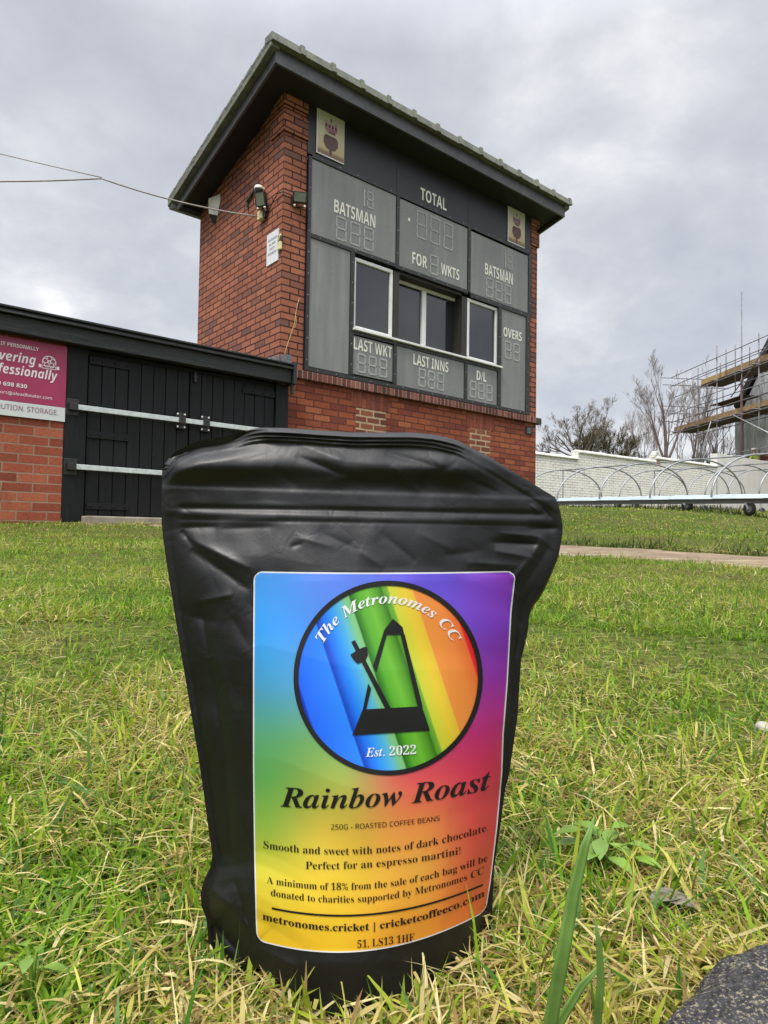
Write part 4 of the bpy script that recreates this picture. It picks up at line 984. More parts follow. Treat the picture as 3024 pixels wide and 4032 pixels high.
Lp = smooth_pl(dens(LEFT, NTT, 1), 1); Rp = smooth_pl(dens(RIGHT, NTT, 1), 5); Tp = smooth_pl(dens(TOPL, NS, 0), 3); Bp = smooth_pl(dens(BOT, NS, 0), 4)
Tp[0], Tp[-1], Bp[0], Bp[-1] = Lp[0], Rp[0], Lp[-1], Rp[-1]
sg, tg = np.meshgrid(np.linspace(0, 1, NS), np.linspace(0, 1, NTT))
S3, T3 = sg[..., None], tg[..., None]
PX = (1 - S3) * Lp[:, None] + S3 * Rp[:, None] + (1 - T3) * Tp[None] + T3 * Bp[None] - ((1 - S3) * (1 - T3) * Lp[0] + S3 * (1 - T3) * Rp[0] + (1 - S3) * T3 * Lp[-1] + S3 * T3 * Rp[-1])
px, py = PX[..., 0], PX[..., 1]
edge_d = .2556 + (.2728 - .2556) * sg + .004 * (1 - tg)
bul = np.interp(tg, [0, .06, .09, .14, .24, .4, .6, .8, .93, 1], [.002, .004, .004, .006, .014, .023, .031, .036, .040, .042])
sq = np.clip((sg - .02) / (1 - .045), 0, 1)
prof = np.sin(np.pi * sq) ** (.88 + .5 * np.exp(-(tg / .12) ** 2))
skew = 1 + .10 * np.cos(np.pi * sq)
depth = edge_d - bul * prof * skew
def seg_d(x0, y0, x1, y1):
    dx, dy = x1 - x0, y1 - y0; L2 = dx * dx + dy * dy
    k = np.clip(((px - x0) * dx + (py - y0) * dy) / L2, 0, 1)
    return np.hypot(px - x0 - k * dx, py - y0 - k * dy), k
disp = np.zeros_like(px)                    # metres, positive towards the viewer
def fold(x0, y0, x1, y1, w_, amp, taper=True, sharp=1.0):
    global disp
    d, k = seg_d(x0, y0, x1, y1)
    a = np.sin(np.pi * np.clip(k, .0, 1)) ** .5 if taper else 1.0
    if taper: a = .25 + .75 * a
    disp = disp + amp * .00047 * np.exp(-(np.sqrt((d / w_) ** 2 + .035) - .187)) * a
def smooth_noise(sc_, seed, ax=1.0, ay=1.0):
    r = np.random.default_rng(seed); out = 0
    for k in range(14):
        th = r.uniform(0, 2 * np.pi); fq = 2 * np.pi / sc_ * r.uniform(.6, 1.7)
        out = out + np.sin(px * fq * np.cos(th) * ax + py * fq * np.sin(th) * ay + r.uniform(0, 6.28))
    return out / 14 ** .5
ztop = 1051 + (px - 352) * (26 / 843)       # upper edge of the zip band
band = lambda off, w_: 1 / (1 + np.exp(-(py - ztop - off) / w_))
disp += .0009 * .6 * (band(0, 1.6) - band(60, 3))                      # raised zip band
zl = (px > 385) & (px < 1180)
gro = 1089 + (px - 391) * (14 / 782)
fadex = np.clip((px - 380) / 18, 0, 1) * np.clip((1182 - px) / 14, 0, 1)
disp += fadex * (-.0008 * np.exp(-((py - gro - 8) / 6.5) ** 2) + .0001 * np.exp(-((py - gro - 22) / 5) ** 2) - .00022 * np.exp(-((py - gro - 33) / 3.0) ** 2))
# ribbed heat seal along the top edge
dt = py - np.interp(px, Tp[:, 0], Tp[:, 1])
rib = np.clip((34 - dt) / 6, 0, 1) * np.clip((px - 470) / 120, 0.25, 1) * np.clip((1010 - px) / 30, 0, 1)
disp += rib * .00060 * np.sin(dt / 34 * 2 * np.pi * 4.0)
disp -= .0005 * np.clip((dt - 26) / 8, 0, 1) * np.exp(-((dt - 38) / 26) ** 2)
yc = 1004 + np.clip((px - 480) / 500, 0, 1) * 6; wy = np.where(py < yc, 44, 30)
disp += .0050 * np.exp(-((py - yc) / wy) ** 2) * np.clip((1120 - px) / 160, 0, 1) * (1 - .35 * np.exp(-((px - 700) / 130) ** 2))
disp -= .0085 * np.clip(1 - dt / 52, 0, 1) ** 1.5 * np.clip((600 - px) / 130, 0, 1)
disp += .0045 * np.clip(1 - dt / 34, 0, 1) * np.clip((px - 480) / 100, 0, 1) * np.clip((1020 - px) / 60, 0, 1)             # the mouth leans back
# dents and folds, measured on the photograph
for a in ((640, 985, 748, 1027, 11, -3.0), (650, 962, 742, 994, 13, 1.6), (700, 1040, 760, 1030, 14, 1.2), (832, 978, 950, 1010, 10, -2.2), (846, 1006, 905, 1062, 12, 1.6), (915, 1040, 985, 1000, 12, -2.0), (590, 1010, 640, 1050, 14, -1.2), (980, 985, 1090, 1050, 16, 1.4), (1000, 1030, 1080, 1065, 12, -1.5),
          (392, 1140, 470, 1138, 9, -2.6), (400, 1160, 540, 1228, 12, 2.6), (412, 1186, 540, 1275, 17, -3.6), (392, 1146, 418, 1180, 6, -2.6), (470, 1125, 600, 1122, 9, 1.2), (480, 1142, 590, 1138, 9, -1.3),
          (628, 1182, 650, 1174, 3.2, -1.3), (640, 1160, 720, 1180, 9, 1.2), (690, 1150, 780, 1190, 12, -1.4), (820, 1150, 900, 1215, 15, -1.5), (760, 1180, 830, 1225, 14, 1.3), (900, 1150, 985, 1190, 14, 1.2), (960, 1200, 1040, 1190, 12, -1.2),
          (1065, 1172, 1165, 1176, 8, -3.4), (1140, 1143, 1206, 1140, 8, -2.4), (1080, 1152, 1172, 1160, 7, 1.8), (1070, 1190, 1150, 1204, 9, 2.0), (1010, 1215, 1120, 1222, 8, 1.2), (1000, 1236, 1100, 1240, 8, -1.2), (1148, 1090, 1164, 1108, 5, 1.6), (1172, 1096, 1190, 1120, 5, -1.6),
          (1172, 1160, 1152, 1200, 8, 2.6), (1152, 1200, 1105, 1255, 8, 2.4), (1185, 1180, 1120, 1285, 16, -2.5), (1120, 1285, 1118, 1420, 12, -2.0), (1118, 1330, 1122, 1500, 8, -1.2), (1125, 1350, 1130, 1420, 5, 1.5),
          (432, 1298, 500, 1284, 11, 2.2), (434, 1304, 452, 1420, 10, -3.4), (452, 1420, 486, 1640, 10, -3.0), (486, 1640, 500, 1860, 10, -2.5), (470, 1420, 512, 1560, 12, 1.5), (410, 1330, 470, 1345, 14, -1.8), (500, 1330, 540, 1400, 16, -1.6), (500, 1690, 540, 1840, 16, 1.4),
          (470, 1935, 560, 2030, 26, 6.0), (450, 1915, 500, 1960, 20, 3.0), (506, 1900, 548, 2030, 7, -1.8), (462, 1995, 520, 2060, 14, -8.0), (545, 2040, 640, 2090, 14, 2.2),
          (1085, 1560, 1092, 1640, 7, -1.6), (1040, 1960, 1046, 2030, 7, -3)):
    fold(*a)
lab_mask = np.clip((py - 1225) / 30, 0, 1) * np.clip((2080 - py) / 30, 0, 1) * np.clip((px - 535) / 20, 0, 1) * np.clip((1120 - px) / 20, 0, 1)
disp += .0007 * smooth_noise(260, 3) * (1 - .75 * lab_mask) * np.clip((dt - 20) / 40, 0, 1) + .00010 * smooth_noise(90, 4) * (1 - .85 * lab_mask) * np.clip((dt - 40) / 30, 0, 1)
disp += lab_mask * .0004 * (smooth_noise(260, 9, 1, .7))
edgef = np.clip(np.minimum(sg, 1 - sg) / .03, 0, 1) * np.clip(tg / .01, 0, 1)
depth = depth - disp * (.15 + .85 * edgef)
rays = FWD[None, None] + RT * ((px * K - 1512) / F)[..., None] - UP * ((py * K - 2016) / F)[..., None]
PF3 = EYEP + rays * depth[..., None]
PE3 = EYEP + rays * edge_d[..., None]
PF3[..., 2] = np.maximum(PF3[..., 2], .002)
BAGC = np.array([EYEP[0] + .5 * (PE3[-1, 0, 0] + PE3[-1, -1, 0]), .5 * (PE3[-1, 0, 1] + PE3[-1, -1, 1]), 0])
# back: mirrored through the plane of the side seals, so the pouch has its full depth
BN_ = np.array([-.066, .9978, 0])
hgt = ((PE3 - PF3) @ BN_)
PB3 = PF3 + BN_ * (np.maximum(hgt, 0) * 1.92 + .0016)[..., None]
PB3[..., 2] = np.maximum(PF3[..., 2] * .98, .002)
m_, t, b = mat('matt black foil'); M_bag = m_
oc = objcoord(t); f_ = t.noise(900, 3, .6, oc)
b.inputs['Base Color'].default_value = (.0035, .0034, .0042, 1)
t.l(t.ramp(t.noise(60, 3, .5, oc), [(.3, .41), (.7, .48)]), b.inputs['Roughness']); b.inputs['Specular IOR Level'].default_value = .50
vo = t.n('ShaderNodeTexVoronoi', Scale=95.0); vo.feature = 'DISTANCE_TO_EDGE'
ds_ = t.n('ShaderNodeTexNoise'); ds_.inputs['Scale'].default_value = 50; t.l(oc, ds_.inputs['Vector'])
av = t.n('ShaderNodeVectorMath', _operation='MULTIPLY_ADD'); t.l(ds_.outputs['Color'], av.inputs[0]); av.inputs[1].default_value = (.02, .02, .02); t.l(oc, av.inputs[2]); t.l(av.outputs[0], vo.inputs['Vector'])
cre = t.math('MULTIPLY', t.ramp(vo.outputs['Distance'], [(0, 0.0), (.16, 1.0)]), t.ramp(t.noise(28, 3, .6, oc), [(.45, 0.0), (.62, 1.0)]))
hh = t.math('ADD', t.math('ADD', t.math('MULTIPLY', cre, .5), t.math('MULTIPLY', t.noise(130, 4, .6, oc), 1.0)), t.math('MULTIPLY', f_, .12))
bn = t.n('ShaderNodeBump', Strength=.22, Distance=.0007); t.l(hh, bn.inputs['Height']); t.l(bn.outputs[0], b.inputs['Normal'])
bag = thing('coffee_pouch', 'matt black stand up coffee pouch with a rainbow label standing in the grass', 'coffee bag', BAGC)
vs_ = np.concatenate([PF3.reshape(-1, 3), PB3.reshape(-1, 3)]) - BAGC
idx = np.arange(NS * NTT).reshape(NTT, NS); off = NS * NTT
q = np.stack([idx[:-1, :-1], idx[1:, :-1], idx[1:, 1:], idx[:-1, 1:]], -1).reshape(-1, 4)
qb = q[:, ::-1] + off
def rim(a): return np.stack([a[:-1], a[1:], a[1:] + off, a[:-1] + off], -1)
faces = np.concatenate([q, qb, rim(idx[0]), rim(idx[-1])[:, ::-1], rim(idx[:, 0])[:, ::-1], rim(idx[:, -1])])
def mesh_np(name, v, f, mats, parent=None, smooth=True):
    me = bpy.data.meshes.new(name); n = f.shape[1]
    me.vertices.add(len(v)); me.vertices.foreach_set('co', v.astype(np.float32).ravel())
    me.loops.add(f.size); me.loops.foreach_set('vertex_index', f.astype(np.int32).ravel())
    me.polygons.add(len(f)); me.polygons.foreach_set('loop_start', np.arange(0, f.size, n, dtype=np.int32))
    me.polygons.foreach_set('use_smooth', np.full(len(f), smooth))
    me.update(calc_edges=True)
    for m2 in (mats if isinstance(mats, (list, tuple)) else [mats]): me.materials.append(m2)
    o = bpy.data.objects.new(name, me); COL.objects.link(o)
    if parent is not None: o.parent = parent
    return o
body = mesh_np('pouch', vs_, faces, M_bag, bag)
fl_ = np.ones(len(faces), bool); fl_[len(q) * 2:] = False; body.data.polygons.foreach_set('use_smooth', fl_)
BV = BVHTree.FromPolygons([tuple(p) for p in PF3.reshape(-1, 3)], [tuple(int(i) for i in r) for r in q])
def onbag(x, y, lift):
    r = Vector(ray(x * K, y * K)).normalized()
    h = BV.ray_cast(Vector(EYEP), r)
    p = h[0] if h[0] is not None else BV.find_nearest(Vector(EYEP) + r * .25)[0]
    return p - r * lift - Vector(BAGC)

# label sheet: rows measured on the photograph
LB = [(1235, 548), (1450, 546.5), (1650, 546.5), (1850, 549), (1990, 552.5), (2060, 556)]
RB = [(1235, 1113), (1245, 1113.7), (1321, 1105), (1473, 1097), (1587, 1088), (1670, 1085), (1785, 1074.5), (1905, 1060), (1961, 1051), (1990, 1046)]
def label_px(a, b_):
    ym = 1237 + (2056.5 - 1237) * b_
    yl = ym - 3 - 22 * b_ ** 2.3; yr = ym - 4 - 84 * b_ ** 1.5
    x = lambda y, T_: np.interp(y, [p[0] for p in T_], [p[1] for p in T_])
    xl, xr = x(yl, LB), x(yr, RB)
    X = xl + (xr - xl) * a
    am = .44
    # quadratic through (0,yl) (am,ym) (1,yr)
    y = yl * (a - am) * (a - 1) / (am) + ym * a * (a - 1) / (am * (am - 1)) + yr * a * (a - am) / (1 - am)
    return X, y
GR = {0: [(75, 160, 245), (95, 132, 240), (98, 78, 215), (140, 58, 190)], .15: [(45, 155, 238), (80, 142, 240), (108, 82, 215), (125, 55, 195)], .3: [(75, 165, 215), (90, 160, 200), (150, 80, 180), (150, 40, 165)],
      .45: [(95, 172, 120), (120, 170, 90), (200, 60, 115), (195, 38, 120)], .55: [(98, 176, 90), (168, 182, 80), (228, 85, 90), (216, 42, 90)], .68: [(150, 192, 75), (225, 192, 72), (242, 150, 75), (232, 58, 85)],
      .8: [(215, 206, 62), (242, 206, 62), (247, 180, 72), (237, 75, 75)], 1: [(242, 196, 42), (247, 196, 42), (243, 160, 48), (242, 118, 58)]}
gk = sorted(GR); GA = np.array([GR[k] for k in gk], float)
def grad(a, b_):
    """soft printed colour field, cosine blended"""
    i = np.clip(np.searchsorted(gk, b_, 'right') - 1, 0, len(gk) - 2); k0 = np.array(gk)[i]; k1 = np.array(gk)[i + 1]
    u_ = np.clip((b_ - k0) / (k1 - k0), 0, 1)[..., None]
    aa = np.clip(a, 0, 1) * 3; j = np.clip(aa.astype(int), 0, 2); v_ = (aa - j)[..., None]; v_ = v_ * v_ * (3 - 2 * v_)
    c0 = GA[i, j] * (1 - v_) + GA[i, j + 1] * v_; c1 = GA[i + 1, j] * (1 - v_) + GA[i + 1, j + 1] * v_
    return c0 * (1 - u_) + c1 * u_
DSTOP = [(-1, (0, 45, 170)), (-.93, (0, 50, 180)), (-.91, (20, 100, 240)), (-.7, (30, 120, 248)), (-.545, (40, 135, 250)), (-.53, (0, 62, 185)), (-.45, (20, 115, 240)), (-.36, (45, 150, 246)), (-.24, (92, 186, 216)), (-.17, (125, 198, 140)), (-.125, (130, 195, 120)), (-.115, (35, 105, 25)), (-.03, (88, 172, 40)), (.08, (112, 190, 52)), (.17, (85, 155, 35)), (.225, (55, 118, 18)), (.24, (90, 160, 40)), (.285, (120, 175, 50)), (.30, (205, 214, 58)),
         (.45, (238, 206, 52)), (.53, (238, 195, 55)), (.545, (240, 150, 62)), (.75, (240, 140, 60)), (.89, (238, 115, 55)), (.905, (234, 32, 42)), (1, (226, 20, 40))]
NA_, NB_ = 300, 420
ag, bg_ = np.meshgrid(np.linspace(0, 1, NA_), np.linspace(0, 1, NB_))
# rounded corners: pull the outermost points onto an arc
Wm, Hm = 565.0, 825.0; rc = 20.0
X_, Y_ = ag * Wm, bg_ * Hm
ccx = np.clip(X_, rc, Wm - rc); ccy = np.clip(Y_, rc, Hm - rc); dd = np.hypot(X_ - ccx, Y_ - ccy)
k_ = np.where((dd > rc) & (X_ != ccx) & (Y_ != ccy), rc / np.maximum(dd, 1e-6), 1.0)
X_, Y_ = ccx + (X_ - ccx) * k_, ccy + (Y_ - ccy) * k_
lx, ly = label_px(X_ / Wm, Y_ / Hm)
colr = grad(ag, bg_)
qd = ((lx - 838.5) * .949 - (ly - 1464.6) * .316) / 205
rdisc = np.hypot((lx - 838.5) / 204.5, (ly - 1464.6) / 210.3)
dcol = np.stack([np.interp(qd, [s_[0] for s_ in DSTOP], [s_[1][c] for s_ in DSTOP]) for c in range(3)], -1)
colr = np.where((rdisc < .99)[..., None], dcol, colr)
edge = np.minimum.reduce([X_, Wm - X_, Y_, Hm - Y_]); dcorner = np.where((X_ != ccx) & (Y_ != ccy), rc - np.hypot(X_ - ccx, Y_ - ccy), edge)
colr = np.where((np.minimum(edge, np.abs(dcorner)) < 2.4)[..., None], np.array([232, 232, 236.0]), colr)
lin = np.where(colr <= 10.3, colr / 255 / 12.92, ((colr / 255 + .055) / 1.055) ** 2.4)
lv = np.array([tuple(onbag(x, y, .00035)) for x, y in zip(lx.ravel(), ly.ravel())])
li = np.arange(NA_ * NB_).reshape(NB_, NA_); lf = np.stack([li[:-1, :-1], li[1:, :-1], li[1:, 1:], li[:-1, 1:]], -1).reshape(-1, 4)
m_, t, b = mat('printed label paper'); M_lab = m_
at_ = t.n('ShaderNodeAttribute', _attribute_name='print'); t.l(at_.outputs['Color'], b.inputs['Base Color']); b.inputs['Roughness'].default_value = .38; b.inputs['Specular IOR Level'].default_value = .4
label = mesh_np('label', lv, lf, M_lab, bag)
ca_ = label.data.color_attributes.new('print', 'FLOAT_COLOR', 'POINT')
ca_.data.foreach_set('color', np.concatenate([.74 * lin.reshape(-1, 3), np.ones((NA_ * NB_, 1))], 1).astype(np.float32).ravel())
label.visible_shadow = True

LIFT = .00070
def print_poly(mb, vs2, fs2, f2px, maxlen=.02):
    v2, f2 = refine(vs2, fs2, maxlen)
    mb.add([onbag(*f2px(x, y), LIFT) for x, y in v2], f2)
def quad3(p):
    c = np.polyfit([a[0] for a in p], [a[1] for a in p], 2); return lambda x: float(np.polyval(c, x))
def line(mb, s_, pts, cap, **kw):
    """one line of print; pts are three points of its baseline"""
    base = quad3(pts); x0, x1 = pts[0][0], pts[-1][0]
    vs2, fs2, asp = text2d(s_, **kw)
    W_ = x1 - x0
    print_poly(mb, [(a * W_, b_ * cap) for a, b_ in vs2], fs2, lambda X, Y: (x0 + X, base(x0 + X) - Y), 14)
def printed(s_, pts, cap, m2=M_black, **kw):
    mb = MB(); line(mb, s_, pts, cap, **kw); mb.build('lettering', m2, label, uv=False)
printed('Rainbow Roast', [(605, 1742), (800, 1743.5), (1061, 1704)], 42, style='bi')
printed('metronomes.cricket | cricketcoffeeco.com', [(567, 1986), (773, 2010.5), (1047, 1936)], 15.5, style='bold', offset=.004)
printed('250G - ROASTED COFFEE BEANS', [(715, 1792), (840, 1786), (950, 1772.5)], 11, style='s')
printed('Smooth and sweet with notes of dark chocolate.', [(569, 1832), (760, 1846), (1055, 1794.5)], 16, style='bold', offset=-.007)
printed('Perfect for an espresso martini!', [(660, 1877), (800, 1874), (995, 1845)], 16, style='bold', offset=-.007)
printed('A minimum of 18% from the sale of each bag will be', [(576, 1907.5), (745, 1922.5), (1053, 1860)], 15, style='bold', offset=-.007)
printed('donated to charities supported by Metronomes CC', [(585, 1935), (782, 1948.5), (1045, 1887.5)], 15, style='bold', offset=-.007)
printed('51, LS13 1HF', [(772, 2048), (830, 2041.5), (895, 2032)], 16, style='bold', offset=-.006)
pm_ = MB()
rule = quad3([(587, 1962), (790, 1976), (1044, 1911)])
vs2 = [(587 + 457 * i / 80, sgn) for i in range(81) for sgn in (-2.2, 2.2)]
print_poly(pm_, vs2, [(2 * i, 2 * i + 2, 2 * i + 3, 2 * i + 1) for i in range(80)], lambda X, Y: (X, rule(X) + Y), 20)
pm_.build('ruled_line', M_black, label, uv=False)
em = MB()
ZX = lambda X, Y: ((950 + .6932 * X) / 1.8228, (2200 + .6932 * Y) / 1.8228)
nR = 120
ring = [(838.5 + (204.5 - w_) * math.cos(2 * math.pi * i / nR), 1464.6 + (210.3 - w_) * math.sin(2 * math.pi * i / nR)) for i in range(nR) for w_ in (0, 10.5)]
print_poly(em, ring, [(2 * i, 2 * i + 1, (2 * i + 3) % (2 * nR), (2 * i + 2) % (2 * nR)) for i in range(nR)], lambda X, Y: (X, Y), 14)
for pl in ([(690, 856), (1026, 838), (1072, 976), (631, 1003)], [(690, 860), (709, 857), (738, 738), (721, 708)], [(749, 610), (768, 643), (827, 432), (811, 410)], [(808, 433), (812, 405), (862, 341), (916, 388), (926, 430)],
           [(904, 430), (928, 428), (1031, 842), (1004, 844)], [(625, 472), (646, 462), (850, 850), (818, 852)], [(620, 545), (662, 517), (700, 500), (716, 503), (719, 548), (706, 576), (662, 597), (640, 576)]):
    p2 = [ZX(*p) for p in pl]; print_poly(em, p2, [tuple(range(len(p2)))], lambda X, Y: (X, Y), 10)
em.build('emblem', M_black, label, uv=False)
wh = MB()
M_whiteprint = plain('white print', (.62, .63, .64), .45, var=.02)
vs2, fs2, asp = text2d('The Metronomes CC', style='bi', spacing=1.02)
R0 = 158.0; A0, A1 = rad(-62), rad(62)
def arcpx(X, Y):
    th = A0 + (A1 - A0) * X / ((A1 - A0) * R0); r_ = R0 + Y
    return 838.5 + r_ * math.sin(th) * 1.0, 1464.6 - r_ * math.cos(th) * 1.02
print_poly(wh, [(a * (A1 - A0) * R0, b_ * 22) for a, b_ in vs2], fs2, arcpx, 10)
wh.build('lettering', M_whiteprint, label, uv=False)
printed('Est. 2022', [(790, 1635), (845, 1632), (899, 1628.5)], 19, M_whiteprint, style='bi')

# ------------------------------------------------------------------ dark stone at the right foot of the picture
m_, t, b = mat('dark granular stone'); M_stone = m_
oc = objcoord(t); fa = t.noise(260, 3, .7, oc); fb = t.noise(900, 2, .6, oc); fc_ = t.noise(40, 4, .6, oc)
c = t.ramp(fa, [(.3, (.018, .018, .021)), (.6, (.042, .042, .047)), (.75, (.07, .07, .074))])
c = t.mix(t.math('MULTIPLY', t.ramp(fb, [(.54, 0.0), (.62, .9)]), t.ramp(fc_, [(.36, .3), (.55, 1.0)])), c, (.30, .27, .16))
t.l(c, b.inputs['Base Color']); b.inputs['Roughness'].default_value = .8
vo = t.n('ShaderNodeTexVoronoi', Scale=330.0); t.l(oc, vo.inputs['Vector'])
bn = t.n('ShaderNodeBump', Strength=1, Distance=.003); t.l(t.math('ADD', vo.outputs['Distance'], fa), bn.inputs['Height']); t.l(bn.outputs[0], b.inputs['Normal'])
outl = [on_z(x * K, y * K, .034) for x, y in ((1420, 2225), (1462, 2165), (1512, 2108), (1556, 2070), (1605, 2046), (1665, 2030), (1730, 2022))]
outl = [np.array(p) for p in outl] + [np.array((.30, .30, .034)), np.array((.36, .20, .034)), np.array((.24, .12, .034)), np.array((.14, .13, .034))]
st_ = bmesh.new(); cen = sum(outl) / len(outl)
npts = []
for i in range(len(outl)):
    for k in range(6): npts.append(outl[i] + (outl[(i + 1) % len(outl)] - outl[i]) * k / 6 + np.array([mnoise.noise((i + k / 6, 3, 1)), mnoise.noise((i + k / 6, 7, 2)), 0]) * .0035)
rings = []
for fr, dz in ((1.015, -.034), (1.02, -.010), (1.0, -.003), (.96, .0), (.85, .003), (.65, .004), (.4, .004), (.15, .0045)):
    rings.append([st_.verts.new(tuple(cen + (p - cen) * fr + np.array([0, 0, dz + .002 * mnoise.noise((p[0] * 60 * fr, p[1] * 60 * fr, 0))]) - np.array([cen[0], cen[1], 0]))) for p in npts])
for r0_, r1_ in zip(rings, rings[1:]):
    for i in range(len(npts)): st_.faces.new((r0_[i], r0_[(i + 1) % len(npts)], r1_[(i + 1) % len(npts)], r1_[i]))
st_.faces.new(rings[-1]); bmesh.ops.recalc_face_normals(st_, faces=st_.faces[:])
me = bpy.data.meshes.new('stone_slab'); st_.to_mesh(me); st_.free(); me.materials.append(M_stone)
for p in me.polygons: p.use_smooth = True
so_ = bpy.data.objects.new('stone_slab', me); COL.objects.link(so_); so_.location = (cen[0], cen[1], 0)
tag(so_, 'dark granular stone slab with pale specks at the lower right corner', 'stone')
STONE = np.array([p[:2] for p in outl])

# ------------------------------------------------------------------ grass
def inside(poly, x, y):
    c = np.zeros(x.shape, bool); n = len(poly); j = n - 1
    for i in range(n):
        xi, yi = poly[i]; xj, yj = poly[j]
        c ^= ((yi > y) != (yj > y)) & (x < (xj - xi) * (y - yi) / (yj - yi + 1e-12) + xi); j = i
    return c
PATHP = np.concatenate([PN, PF[::-1]])
BAGF = np.concatenate([PF3[-1, 8:-8:6, :2], PB3[-1, 8:-8:6, :2][::-1]])
SHEDP = np.array([tw(-7.6, -.13), tw(.02, -.13), tw(.0, -.03), tw(W, -.03), tw(W, VD), tw(-7.6, 3.2)])
STEPP = np.array([tw(-2.15, -.2), tw(.05, -.2), tw(.05, .1), tw(-2.15, .1)])
def fbm2(x, y, sc_, seed):
    r = np.random.default_rng(seed); o = 0
    for k in range(16):
        th = r.uniform(0, 6.283); f_ = 6.283 / sc_ * 2 ** r.uniform(-1, 1.6); o = o + np.sin(x * f_ * np.cos(th) + y * f_ * np.sin(th) + r.uniform(0, 6.283)) / 4
    return o
GREENS = np.array([(.125, .255, .012), (.190, .330, .018), (.235, .350, .028), (.310, .375, .036), (.120, .235, .058), (.065, .165, .020)])
STRAWS = np.array([(.55, .45, .17), (.46, .36, .12), (.66, .57, .29), (.24, .16, .065), (.48, .45, .10)])
GV, GF, GC = [], [], []
def blades(n, r0_, r1_, a0, a1, lmin, lmax, wmin, wmax, straw, lie, seed, region=None, nseg=3, greens=GREENS):
    r_ = np.random.default_rng(seed)
    th = r_.uniform(a0, a1, n); rr_ = np.exp(r_.uniform(np.log(r0_), np.log(r1_), n))
    x, y = rr_ * np.sin(th), rr_ * np.cos(th)
    if region is not None: x, y = region(r_, n)
    ok = ~(inside(BAGF, x, y) | inside(SHEDP, x, y) | inside(STONE, x, y) | inside(STEPP, x, y))
    jit = r_.normal(0, .035, n) * np.clip(rr_ / 2, .5, 3)
    ok &= ~inside(PATHP, x + jit, y + jit)
    s_ = (x - W0[0]) * WN[0] + (y - W0[1]) * WN[1]; ok &= s_ > .02
    x, y = x[ok], y[ok]; n = len(x)
    pn = fbm2(x, y, 1.1, 5) ; pn2 = fbm2(x, y, .32, 6); pn3 = fbm2(x, y, 4.5, 8)
    sfrac = np.clip(straw + .03 + .20 * pn + .16 * pn2 + .09 * pn3, .03, .97)
    isS = r_.random(n) < sfrac
    gi = np.clip((r_.random(n) * 4 + .8 * pn2 + .6 * pn).astype(int), 0, 3); gi = np.where(r_.random(n) < .22, r_.integers(4, 6, n), gi)
    col = np.where(isS[:, None], STRAWS[r_.integers(0, len(STRAWS), n)], greens[gi]) * r_.uniform(.78, 1.2, (n, 1)) * (1 + .10 * pn3[:, None])
    Ln = r_.uniform(lmin, lmax, n) * np.where(isS, .85, 1) * np.clip(1 + .30 * pn2 + .18 * pn, .45, 1.8) * r_.choice([1, 1, 1, 1.3], n); Wd = r_.uniform(wmin, wmax, n) * np.where(isS, .75, 1)
    Ln = np.clip(Ln, lmin * .5, lmax * 1.6) * np.interp(np.hypot(x, y), [.2, .34], [.62, 1.0])
    az_ = r_.uniform(0, 6.283, n)
    tilt = np.abs(r_.normal(lie, .32, n)) + isS * r_.uniform(.2, .9, n); tilt = np.clip(tilt, 0, 1.5)
    bend = r_.normal(.45, .35, n)
    d = np.stack([np.cos(az_), np.sin(az_)], 1); sd = np.stack([-d[:, 1], d[:, 0]], 1) * np.cos(r_.uniform(0, 1.2, n))[:, None]
    p = np.stack([x, y, ground_z(x, y) - .003 + isS * r_.uniform(0, .012, n)], 1)
    k0 = sum(len(v) for v in GV); nv = 2 * nseg + 1; V = np.zeros((n, nv, 3))
    ang = tilt.copy()
    tw_ = r_.normal(0, .5, n)
    for i in range(nseg):
        wv = Wd * (1 - (i / nseg) ** 2 * .75) * (.7 if i == 0 else 1)
        sd3 = np.concatenate([sd, (np.sin(tw_) * .5)[:, None]], 1)
        V[:, 2 * i] = p - sd3 * wv[:, None] / 2; V[:, 2 * i + 1] = p + sd3 * wv[:, None] / 2
        st2 = np.stack([d[:, 0] * np.sin(ang), d[:, 1] * np.sin(ang), np.cos(ang)], 1)
        p = p + st2 * (Ln / nseg)[:, None]; ang = np.clip(ang + bend / nseg * 1.6, -.4, 1.75)
        p[:, 2] = np.maximum(p[:, 2], ground_z(p[:, 0], p[:, 1]) + .002)
    V[:, -1] = p
    base = (k0 + np.arange(n) * nv)[:, None]
    fs = [base + np.array([[2 * i, 2 * i + 1, 2 * i + 3]]) for i in range(nseg - 1)] + [base + np.array([[2 * i, 2 * i + 3, 2 * i + 2]]) for i in range(nseg - 1)] + [base + np.array([[2 * nseg - 2, 2 * nseg - 1, 2 * nseg]])]
    GV.append(V.reshape(-1, 3)); GF.append(np.concatenate(fs)); 
    tipc = np.where((r_.random(n) < .3)[:, None], col * .55 + .45 * STRAWS[0], col)
    cc = np.repeat(col[:, None], nv, 1); cc[:, -1] = tipc; cc[:, -2:-1] = (col[:, None] + tipc[:, None]) / 2
    GC.append(cc.reshape(-1, 3))
A_ = rad(52)
